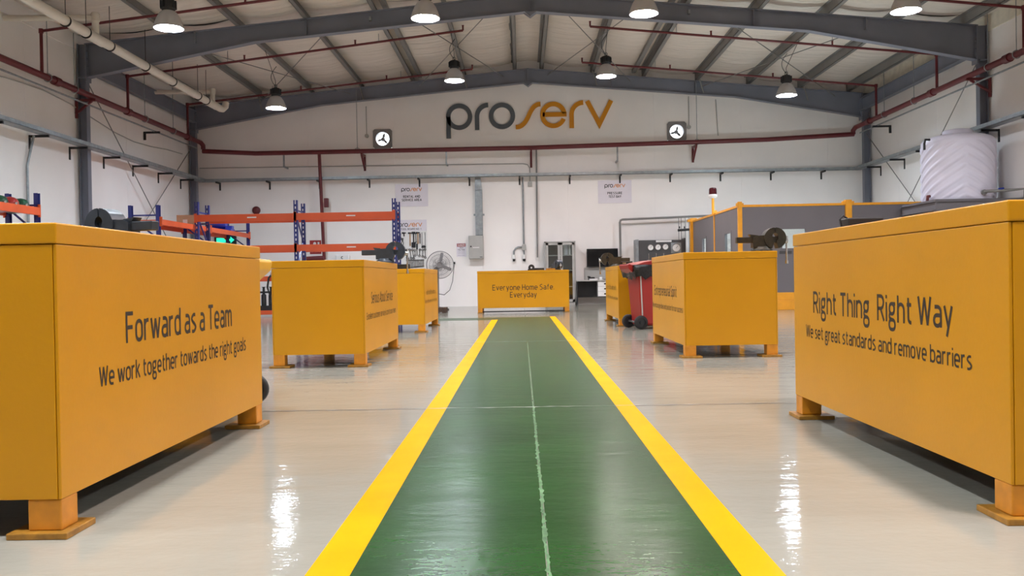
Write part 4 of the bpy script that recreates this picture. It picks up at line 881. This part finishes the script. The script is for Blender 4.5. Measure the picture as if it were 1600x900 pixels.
def rack_x(name, label, xs, y0, y1, h, levels):
    t = thing(name, label, 'rack', (xs[0], y0, 0)); x0 = xs[0]; d = y1 - y0
    for x in xs:
        for yy in (0, d):
            mb = MB(); rack_post(mb, x - x0, yy, h if yy == 0 else h - 0.02, 'x'); mb.build('upright', M['blue'], t)
        mb = MB()
        z = h - 0.3; up = True
        mb.bar((x - x0, 0.04, h - 0.22), (x - x0, d, h - 0.22), 0.025, 0.03)
        while z > 0.5: mb.bar((x - x0, 0.05 if up else d, z), (x - x0, d if up else 0.05, z - 0.6), 0.025, 0.03); z -= 0.6; up = not up
        mb.build('brace', M['blue'], t)
    for za, zb in levels:
        for xa, xb in zip(xs[:-1], xs[1:]):
            for yy in (-0.03, d + 0.04):
                b = MB().box(xa - x0 + 0.03, xb - x0 - 0.03, yy - 0.025, yy + 0.02, za, zb).box(xa - x0 - 0.035, xa - x0 + 0.03, yy - 0.026, yy - 0.02, za - 0.02, zb + 0.03).box(xb - x0 - 0.03, xb - x0 + 0.035, yy - 0.026, yy - 0.02, za - 0.02, zb + 0.03).build('beam', M['orange'], t, bevel=0.004)
                if yy < 0: m_ = (xb - xa) * 0.52; MB().box(xa - x0 + m_, xa - x0 + m_ + 0.2, yy - 0.0275, yy - 0.0255, (za + zb) / 2 - 0.012, (za + zb) / 2 + 0.012).build('load_label', M['white'], b)
    return t
rack_x('pallet_rack', 'blue and orange pallet rack facing the camera in front of the end wall', [-7.11, -4.93, -2.77], 19.6, 20.27, 2.55, [(2.11, 2.26), (1.43, 1.57), (0.78, 0.89), (0.05, 0.14)])
def rack_y(name, label, xf, xb, ys, h, levels):
    t = thing(name, label, 'rack', (xf, ys[0], 0)); d = xb - xf
    for y in ys:
        for xx_ in (0, d):
            mb = MB(); rack_post(mb, xx_, y - ys[0], h, 'y'); mb.build('upright', M['blue'], t)
        mb = MB(); mb.bar((0, y - ys[0], h - 0.2), (d, y - ys[0], h - 0.2), 0.03, 0.03); z = h - 0.25; up = True
        while z > 0.5: mb.bar((d if up else 0, y - ys[0], z), (0 if up else d, y - ys[0], z - 0.42), 0.025, 0.03); z -= 0.42; up = not up
        mb.build('brace', M['blue'], t)
    for za, zb in levels:
        for ya, yb in zip(ys[:-1], ys[1:]):
            for xx_ in (0.04, d - 0.04):
                MB().box(xx_ - 0.025, xx_ + 0.025, ya - ys[0] + 0.03, yb - ys[0] - 0.03, za, zb).box(xx_ - 0.03, xx_ + 0.03, ya - ys[0] + 0.012, ya - ys[0] + 0.04, za - 0.03, zb + 0.05).box(xx_ - 0.03, xx_ + 0.03, yb - ys[0] - 0.04, yb - ys[0] - 0.012, za - 0.03, zb + 0.05).build('beam', M['orange'], t, bevel=0.004)
            MB().box(d, 0, ya - ys[0] + 0.05, yb - ys[0] - 0.05, zb - 0.02, zb - 0.005).build('deck', M['orange'], t)
    return t
rack_y('pallet_rack', 'blue and orange pallet rack along the left wall beyond the nearest bench', -7.2, -7.75, [17.75, 20.6, 23.6], 2.33, [(1.94, 2.05), (0.9, 1.0)])
rack_y('pallet_rack', 'short blue and orange rack at the left picture edge holding gas bottles', -8.02, -8.5, [12.3, 14.8], 2.3, [(1.93, 2.06), (0.9, 1.0)])
for y, m, lab in ((14.42, 'gasgreen', 'green round ended gas bottle nearest the rack end'), (14.12, 'gasred', 'red round ended gas bottle between two green ones'), (13.82, 'gasgreen', 'green round ended gas bottle between two red ones'), (13.5, 'gasred', 'red round ended gas bottle at the picture edge')):
    t = thing('gas_bottle', lab, 'gas bottle', (-8.2, y + 0.12, 2.07), -0.6, 'gas bottles on the left rack')
    MB().lathe([(0.11, -0.25), (0.12, -0.22), (0.12, 0.1), (0.105, 0.18), (0.06, 0.235), (0.03, 0.25)], 22, axm('x')).build('bottle', M[m], t)
    MB().tube([(0.25, 0, 0), (0.3, 0, 0)], 0.02, 8).build('valve', M['chrome'], t)
t = thing('carton', 'tan carton standing on the left wall rack', 'box', (-7.4, 20.0, 2.046)); MB().box(-0.24, 0.16, -0.16, 0.2, 0, 0.24).build('box', M['card'], t); MB().box(-0.1, 0.0, -0.163, -0.1605, 0.04, 0.14).build('box_label', M['white'], t); MB().box(-0.045, -0.01, -0.165, 0.201, 0.2402, 0.242).build('tape', M['wood'], t)
t = thing('blue_pump', 'bright blue pump unit standing on the left wall rack', 'pump', (-7.45, 22.2, 2.046))
MB().box(-0.3, 0.3, -0.15, 0.15, 0, 0.05).build('skid', M['darkblue'], t); MB().lathe([(0.11, -0.2), (0.13, -0.18), (0.13, 0.12), (0.1, 0.16)], 20, axm('x', (-0.02, 0, 0.19))).build('motor', M['darkblue'], t)
MB().lathe([(0.09, -0.05), (0.1, 0.05)], 18, axm('-x', (-0.24, 0, 0.16))).build('casing', M['darkblue'], t); MB().box(0.14, 0.3, -0.08, 0.08, 0.05, 0.13).build('terminal_block', M['darkblue'], t); MB().tube([(-0.25, 0, 0.2), (-0.25, 0, 0.34)], 0.03, 10).build('outlet', M['darkblue'], t)
for x, z, lab in ((-5.62, 0.14, 'black valve assembly low on the orange rack between the left benches'),):
    t = thing('valve_assembly', lab, 'machine', (x, 19.85, z))
    MB().box(-0.35, 0.35, -0.2, 0.2, 0.0, 0.1).build('skid', M['black'], t)
    for dx in (-0.25, -0.1, 0.06, 0.2): MB().lathe([(0.055, 0.1), (0.055, 0.34), (0.03, 0.36), (0.025, 0.5), (0.05, 0.52)], 12, Matrix.Translation((dx, -0.05, 0))).build('valve', M['black'], t)
    MB().box(-0.3, 0.32, -0.08, 0.04, 0.38, 0.42).build('manifold', M['black'], t); MB().tube([(0.1, 0, 0.45), (0.14, 0, 0.62), (0.2, -0.02, 0.5)], 0.012, 6).build('hose', M['rubber'], t)
t = thing('hose_loop', 'black hose loop hanging from the orange beam by the second left bench', 'hose', (-5.45, 19.5, 0.55)); MB().tube([(0.0, 0, 0.38), (-0.07, 0, 0.3), (-0.1, 0, 0.1), (-0.05, 0, -0.1), (0.05, 0, 0.1), (0.04, 0, 0.32)], 0.022, 8).build('hose', M['rubber'], t); MB().lathe([(0.03, 0), (0.03, 0.07)], 10, Matrix.Translation((0, 0, 0.35))).build('fitting', M['chrome'], t)

# ------------------------------------------------------------------ yellow workbenches
def bench(label, x0, x1, y0, y1, H=0.93, rim=0.062, legw=0.1, leg_h=0.112, plates=True):
    t = thing('workbench', label, 'workbench', ((x0 + x1) / 2, (y0 + y1) / 2, 0), 0, 'yellow steel workbenches')
    w, l = (x1 - x0) / 2, (y1 - y0) / 2
    zt = H - rim - 0.0025
    MB().box(-w + 0.012, w - 0.012, -l + 0.012, l - 0.012, leg_h + 0.004, zt).build('carcass', M['black'], t)
    for s in (-1, 1):
        a, b = sorted((s * w, s * (w - 0.01))); MB().box(a, b, -l + 0.0015, l - 0.0015, leg_h, zt).build('side_panel', M['yellow'], t, bevel=0.002)
        a, b = sorted((s * l, s * (l - 0.01))); MB().box(-w + 0.0115, w - 0.0115, a, b, leg_h, zt).build('end_panel', M['yellow'], t, bevel=0.002)
    MB().box(-w - 0.003, w + 0.003, -l - 0.003, l + 0.003, H - rim, H).build('bench_top', M['yellow'], t, bevel=0.005)
    for sx in (-1, 1):
        for sy in (-1, 1):
            cx, cy = sx * (w - legw / 2 - 0.002), sy * (l - legw / 2 - 0.002)
            g = MB().box(cx - legw / 2, cx + legw / 2, cy - legw / 2, cy + legw / 2, 0.019, leg_h).build('leg', M['yellowleg'], t, bevel=0.005)
            if plates:
                px0, px1 = sorted((cx + sx * (legw / 2 + 0.03), cx - sx * (legw / 2 + 0.05))); py0, py1 = sorted((cy + sy * (legw / 2 + 0.03), cy - sy * (legw / 2 + 0.05)))
                MB().box(px0, px1, py0, py1, 0.0, 0.0195).build('foot_plate', M['footplate'], g, bevel=0.003)
            else: MB().box(cx - legw / 2 - 0.006, cx + legw / 2 + 0.006, cy - legw / 2 - 0.006, cy + legw / 2 + 0.006, 0, 0.0195).build('foot_plate', M['footplate'], g)
    return t
def put(t, x, side, ys, text, cap, width, z, weight=0.135):
    s = side; ty = t.location.y; dx = x - t.location.x
    fn = (lambda u, v, d: (dx + d, ys - ty + u, z + v)) if s > 0 else (lambda u, v, d: (dx - d, ys - ty - u, z + v))
    lettering(text, cap, width, fn, M['ink'], t, weight)
b1 = bench('yellow workbench reading Forward as a Team nearest on the left', -2.19, -1.37, 2.625, 4.68)
put(b1, -1.37, 1, 3.085, 'Forward as a Team', 0.107, 1.115, 0.541); put(b1, -1.37, 1, 2.88, 'We work together towards the right goals', 0.066, 1.53, 0.412)
b2 = bench('yellow workbench reading Right Thing Right Way nearest on the right', 1.42, 2.25, 2.625, 4.69, 0.945)
put(b2, 1.42, -1, 4.375, 'Right Thing  Right Way', 0.103, 1.4, 0.549); put(b2, 1.42, -1, 4.495, 'We set great standards and remove barriers', 0.062, 1.645, 0.425)
b3 = bench('yellow workbench reading Serious About Service second on the left', -2.17, -1.365, 7.75, 9.83)
put(b3, -1.365, 1, 8.1, 'Serious About Service', 0.103, 1.33, 0.54); put(b3, -1.365, 1, 7.85, 'Excellent customer service is core to our team', 0.06, 1.79, 0.402)
b4 = bench('yellow workbench reading Entrepreneurial Spirit second on the right beside the red bin', 1.455, 2.29, 8.05, 10.0, 0.95)
put(b4, 1.455, -1, 9.83, 'Entrepreneurial Spirit', 0.103, 1.39, 0.54); put(b4, 1.455, -1, 9.98, 'We encourage ideas and passion for our success', 0.055, 1.85, 0.404)
b5 = bench('yellow workbench third on the left in front of the pedestal fan', -2.2, -1.385, 12.75, 14.75, 0.91)
dx = -1.385 - b5.location.x
scribble(0.075, 1.35, lambda u, v, d: (dx + d, 13.0 - b5.location.y + u, 0.53 + v), M['ink'], b5); scribble(0.05, 1.75, lambda u, v, d: (dx + d, 12.82 - b5.location.y + u, 0.41 + v), M['ink'], b5)
b6 = bench('yellow workbench third on the right half hidden by the red bin', 1.445, 2.26, 13.42, 15.42, 0.91)
dx6 = 1.445 - b6.location.x
scribble(0.075, 1.6, lambda u, v, d: (dx6 - d, 15.3 - b6.location.y - u, 0.54 + v), M['ink'], b6); scribble(0.055, 1.85, lambda u, v, d: (dx6 - d, 15.38 - b6.location.y - u, 0.39 + v), M['ink'], b6)
b7 = bench('yellow workbench reading Everyone Home Safe Everyday at the walkway end', -0.965, 1.03, 19.5, 20.3, 0.92, 0.055, 0.1, 0.11, False)
MB().box(-0.9, 0.9, -0.372, -0.35, 0.02, 0.045).build('stretcher', M['black'], b7)
fn7 = lambda zz: (lambda u, v, d: (u, -0.4 - d, zz + v))
lettering('Everyone Home Safe.', 0.12, 1.33, fn7(0.495), M['ink'], b7, 0.12, 0.22, True); lettering('Everyday', 0.12, 0.57, fn7(0.335), M['ink'], b7, 0.12, 0.22, True)

# ------------------------------------------------------------------ bench vises
def vise(label, loc, rot, m, sc=1.0):
    t = thing('bench_vise', label, 'vise', loc, rot, None, (sc, sc, sc)); m = M[m]
    MB().lathe([(0.1, 0), (0.1, 0.02), (0.075, 0.035), (0.07, 0.05)], 24).build('base', m, t)
    MB().prism([(-0.09, 0.04), (0.06, 0.04), (0.1, 0.06), (0.1, 0.14), (0.04, 0.155), (-0.05, 0.15), (-0.09, 0.135)], -0.05, 0.05, lambda u, v, d: (u, -d, v)).build('body', m, t, bevel=0.008)
    MB().box(-0.24, 0.2, -0.032, 0.032, 0.085, 0.14).build('slide', m, t, bevel=0.005)
    def half(a0, a1): return arc(0.115, 0.125, 0.1, a0, a1, 14) + list(reversed(arc(0.115, 0.135, 0.026, a0, a1, 8, 0.04)))
    MB().prism(half(92, 255), -0.06, 0.06, lambda u, v, d: (u - 0.003, -d, v)).build('fixed_jaw', m, t, bevel=0.004)
    MB().prism(half(-75, 88), -0.06, 0.06, lambda u, v, d: (u + 0.003, -d, v)).build('moving_jaw', m, t, bevel=0.004)
    MB().prism([(-0.1, 0.14), (-0.05, 0.14), (-0.04, 0.155), (-0.12, 0.165)], -0.035, 0.035, lambda u, v, d: (u, -d, v)).build('anvil', m, t)
    MB().tube([(0.19, 0, 0.1), (0.245, 0, 0.1)], 0.024, 12).build('screw', M['chrome'], t)
    MB().tube([(0.235, 0, 0.13), (0.235, 0, -0.1)], 0.009, 8).lathe([(0.015, -0.015), (0.015, 0.015)], 10, Matrix.Translation((0.235, 0, 0.13))).lathe([(0.015, -0.015), (0.015, 0.015)], 10, Matrix.Translation((0.235, 0, -0.1))).build('handle', M['chrome'], t)
    return t
vise('dark slate bench vise on the nearest left bench', (-1.9, 4.25, 0.93), PI - 0.3, 'vise', 0.8)
vise('olive iron bench vise overhanging the right edge of the second right bench', (2.225, 8.32, 0.95), 0.0, 'viseolive', 0.98)
vise('dark slate bench vise with a hanging handle on the second left bench', (-1.44, 9.45, 0.93), 0.05, 'vise', 1.0)
vise('dark bench vise on the third right bench facing the walkway', (1.55, 14.9, 0.91), PI, 'viseolive', 1.05)
vise('dark bench vise on the right half of the far centre bench', (0.78, 19.9, 0.92), -PI/2 + 0.35, 'vise', 1.0)
t = thing('lifting_lug', 'black lug plate with a round hole on the far centre bench', 'tool', (0.3, 19.75, 0.92))
MB().ribbon(arc(-0.08, 0.06, 0.045, 0, 360, 24)[:-1], 0.05, lambda u, v, d: (u, -d, v), 0.03, True, -0.015).build('eye', M['black'], t); MB().box(-0.16, 0.2, -0.04, 0.04, 0, 0.03).box(-0.04, 0.2, -0.02, 0.02, 0.03, 0.05).build('plate', M['black'], t)
t = thing('part_tray', 'small olive tray of parts beside the vise on the far centre bench', 'tray', (0.62, 19.72, 0.92)); MB().box(-0.08, 0.12, -0.06, 0.06, 0, 0.04).build('tray', M['footplate'], t); MB().lathe([(0.02, 0.04), (0.02, 0.06)], 10).build('nut', M['chrome'], t)
t = thing('tool_case', 'small black case on the third left bench', 'case', (-1.72, 13.0, 0.91)); MB().box(-0.1, 0.1, -0.07, 0.07, 0, 0.07).build('case', M['black'], t, bevel=0.006); MB().tube([(-0.04, -0.075, 0.05), (-0.04, -0.09, 0.06), (0.04, -0.09, 0.06), (0.04, -0.075, 0.05)], 0.006, 6).build('handle', M['black'], t)
t = thing('tool_case', 'flat black case lying at the far edge of the third right bench', 'case', (1.72, 15.1, 0.91)); MB().box(-0.14, 0.14, -0.1, 0.1, 0, 0.09).build('case', M['black'], t, bevel=0.006); MB().box(-0.03, 0.03, -0.108, -0.1005, 0.05, 0.07).build('latch', M['chrome'], t)
t = thing('tool_case', 'low black case with a wire handle on the nearest right bench', 'case', (1.62, 4.3, 0.945)); MB().box(-0.075, 0.09, -0.06, 0.06, 0, 0.055).build('case', M['black'], t, bevel=0.006); MB().tube([(-0.085, 0, 0.0), (-0.095, 0, 0.05), (-0.08, 0, 0.07), (-0.06, 0, 0.055)], 0.005, 6).build('handle', M['black'], t)

# ------------------------------------------------------------------ wheeled bins
def wheelie(label, loc, rot, m, sc, bag):
    """back (wheels, handle) towards local -x; origin under the axle side"""
    t = thing('wheelie_bin', label, 'bin', loc, rot, None, (sc, sc, sc)); mm = M[m]
    mb = MB()
    zs = [(0.06, 0.0), (0.9, 1.0)]
    def ring(z, f): 
        x0 = 0.09 - 0.05 * f; x1 = 0.6 + 0.08 * f; h = 0.21 + 0.06 * f
        return [(x0, -h, z), (x1, -h, z), (x1, h, z), (x0, h, z)]
    v = ring(0.05, 0) + ring(0.88, 1); mb.add(v, [(0, 3, 2, 1), (0, 1, 5, 4), (1, 2, 6, 5), (2, 3, 7, 6), (3, 0, 4, 7)])
    mb.build('body', mm, t, bevel=0.03)
    mb = MB().box(-0.02, 0.72, -0.3, 0.3, 0.86, 0.93)
    mb.build('rim', mm, t, bevel=0.012)
    for s in (-1, 1): MB().bar((0.1, s * 0.225, 0.2), (0.06, s * 0.272, 0.86), 0.012, 0.03).build('rib', M['lightgrey'] if s < 0 else mm, t)
    MB().prism([(-0.02, 0.93), (0.1, 0.97), (0.3, 1.0), (0.55, 0.995), (0.7, 0.96), (0.73, 0.93)], -0.29, 0.29, lambda u, v_, d: (u, -d, v_)).build('lid', mm, t, bevel=0.015)
    MB().prism([(0.05, 0.76), (0.05, 0.9), (-0.085, 0.95), (-0.1, 0.93), (-0.09, 0.88), (0.0, 0.8)], -0.2, 0.2, lambda u, v_, d: (u, -d, v_)).build('handle', mm, t, bevel=0.008)
    MB().tube([(0.06, -0.27, 0.1), (0.06, 0.27, 0.1)], 0.015, 8).build('axle', M['chrome'], t)
    for s in (-1, 1):
        w = MB().lathe([(0.06, -0.028), (0.095, -0.028), (0.1, -0.015), (0.1, 0.015), (0.095, 0.028), (0.06, 0.028), (0.06, -0.028)], 28, axm('y', (0.06, s * 0.27, 0.1)), cap=False).build('wheel', M['rubber'], t)
        MB().lathe([(0.062, -0.012), (0.062, 0.012)], 20, axm('y', (0.06, s * 0.27, 0.1))).lathe([(0.025, -0.03), (0.025, 0.03)], 12, axm('y', (0.06, s * 0.27, 0.1))).build('wheel_hub', M['black'], w)
    MB().box(0.56, 0.62, -0.2, 0.2, 0.0, 0.06).build('front_foot', mm, t)
    if bag:
        mb = MB(); n = 40; vs = []
        per = []
        for k in range(n):
            f = k / n * 4; i = int(f); g = f - i
            c = [(-0.03, -0.32), (0.735, -0.32), (0.735, 0.32), (-0.03, 0.32)]; a, b = c[i], c[(i + 1) % 4]; per.append((a[0] + (b[0] - a[0]) * g, a[1] + (b[1] - a[1]) * g))
        for j, (z, o) in enumerate(((0.935, 0.985), (0.9, 1.02), (0.84, 1.0), (0.76, 0.97))):
            for k, (x, y) in enumerate(per):
                q = random.uniform(-0.012, 0.012); vs.append((0.35 + (x - 0.35) * o + q, y * o + q, z + (random.uniform(-0.05, 0.03) if j == 3 else 0)))
        mb.add(vs, [(j*n+k, j*n+(k+1)%n, (j+1)*n+(k+1)%n, (j+1)*n+k) for j in range(3) for k in range(n)], True)
        mb.build('bag_liner', M['bag'], t)
    return t
wheelie('red wheeled bin with a black liner behind the second right bench', (1.55, 12.82, 0), 0.22, 'binred', 0.97, True)
wheelie('yellow wheeled bin peeping out behind the nearest left bench', (-1.6, 5.22, 0), PI, 'binyellow', 0.93, False)

# ------------------------------------------------------------------ pedestal fan and pallet
t = thing('pedestal_fan', 'tall grey pedestal fan in front of the end wall beside the tool board', 'fan', (-2.0, 22.0, 0))
zc = 1.115
MB().lathe([(0.26, 0), (0.26, 0.03), (0.1, 0.06), (0.03, 0.08)], 28, Matrix.Translation((-0.07, 0.2, 0))).build('base', M['black'], t)
MB().tube([(-0.07, 0.2, 0.06), (-0.07, 0.2, zc - 0.12), (0, 0.1, zc - 0.02)], 0.022, 10).build('pole', M['fan'], t)
MB().lathe([(0.04, -0.08), (0.075, -0.06), (0.08, 0.1), (0.05, 0.16)], 20, axm('y', (0, 0.06, zc))).build('motor', M['fan'], t)
mb = MB()
for r, y in ((0.335, 0.0), (0.33, 0.04), (0.25, -0.07), (0.16, -0.095), (0.07, -0.105)): mb.tube(circ3((0, y, zc), r, 'y', 40), 0.005 if r < 0.33 else 0.007, 5, True)
for k in range(72):
    a = 2 * PI * k / 72; c, s_ = math.cos(a), math.sin(a)
    mb.tube([(0.335 * c, 0, zc + 0.335 * s_), (0.25 * c, -0.07, zc + 0.25 * s_), (0.16 * c, -0.095, zc + 0.16 * s_), (0.06 * c, -0.105, zc + 0.06 * s_)], 0.0024, 4)
    mb.tube([(0.335 * c, 0, zc + 0.335 * s_), (0.22 * c, 0.07, zc + 0.22 * s_), (0.08 * c, 0.09, zc + 0.08 * s_)], 0.0024, 4)
mb.build('guard', M['fan'], t)
MB().lathe([(0.07, -0.01), (0.07, 0.0)], 20, axm('-y', (0, -0.1, zc))).build('guard_badge', M['fan'], t)
for a in (1.35, -0.45, 3.9):
    R = Matrix.Translation((0, -0.02, zc)) @ Matrix.Rotation(-a, 4, 'Y')
    MB().prism([(0.03, -0.015), (0.12, -0.04), (0.29, -0.03), (0.31, 0.0), (0.29, 0.045), (0.12, 0.04), (0.03, 0.015)], -0.003, 0.003, lambda u, v_, d: R @ Vector((u, d + v_ * 0.5, v_))).build('blade', M['fan'], t)
t = thing('pallet', 'small dark wooden pallet on the floor behind the third left bench', 'pallet', (-1.95, 20.35, 0))
for y in (-0.22, 0.0, 0.22): MB().box(-0.3, 0.24, y - 0.04, y + 0.04, 0.02, 0.1).build('bearer', M['pallet'], t)
for i in range(5): MB().box(-0.3 + i * 0.112, -0.3 + i * 0.112 + 0.09, -0.26, 0.26, 0.1, 0.12).build('slat', M['pallet'], t)
for i in (0, 2, 4): MB().box(-0.3 + i * 0.112, -0.3 + i * 0.112 + 0.09, -0.26, 0.26, 0.0, 0.02).build('slat', M['pallet'], t)
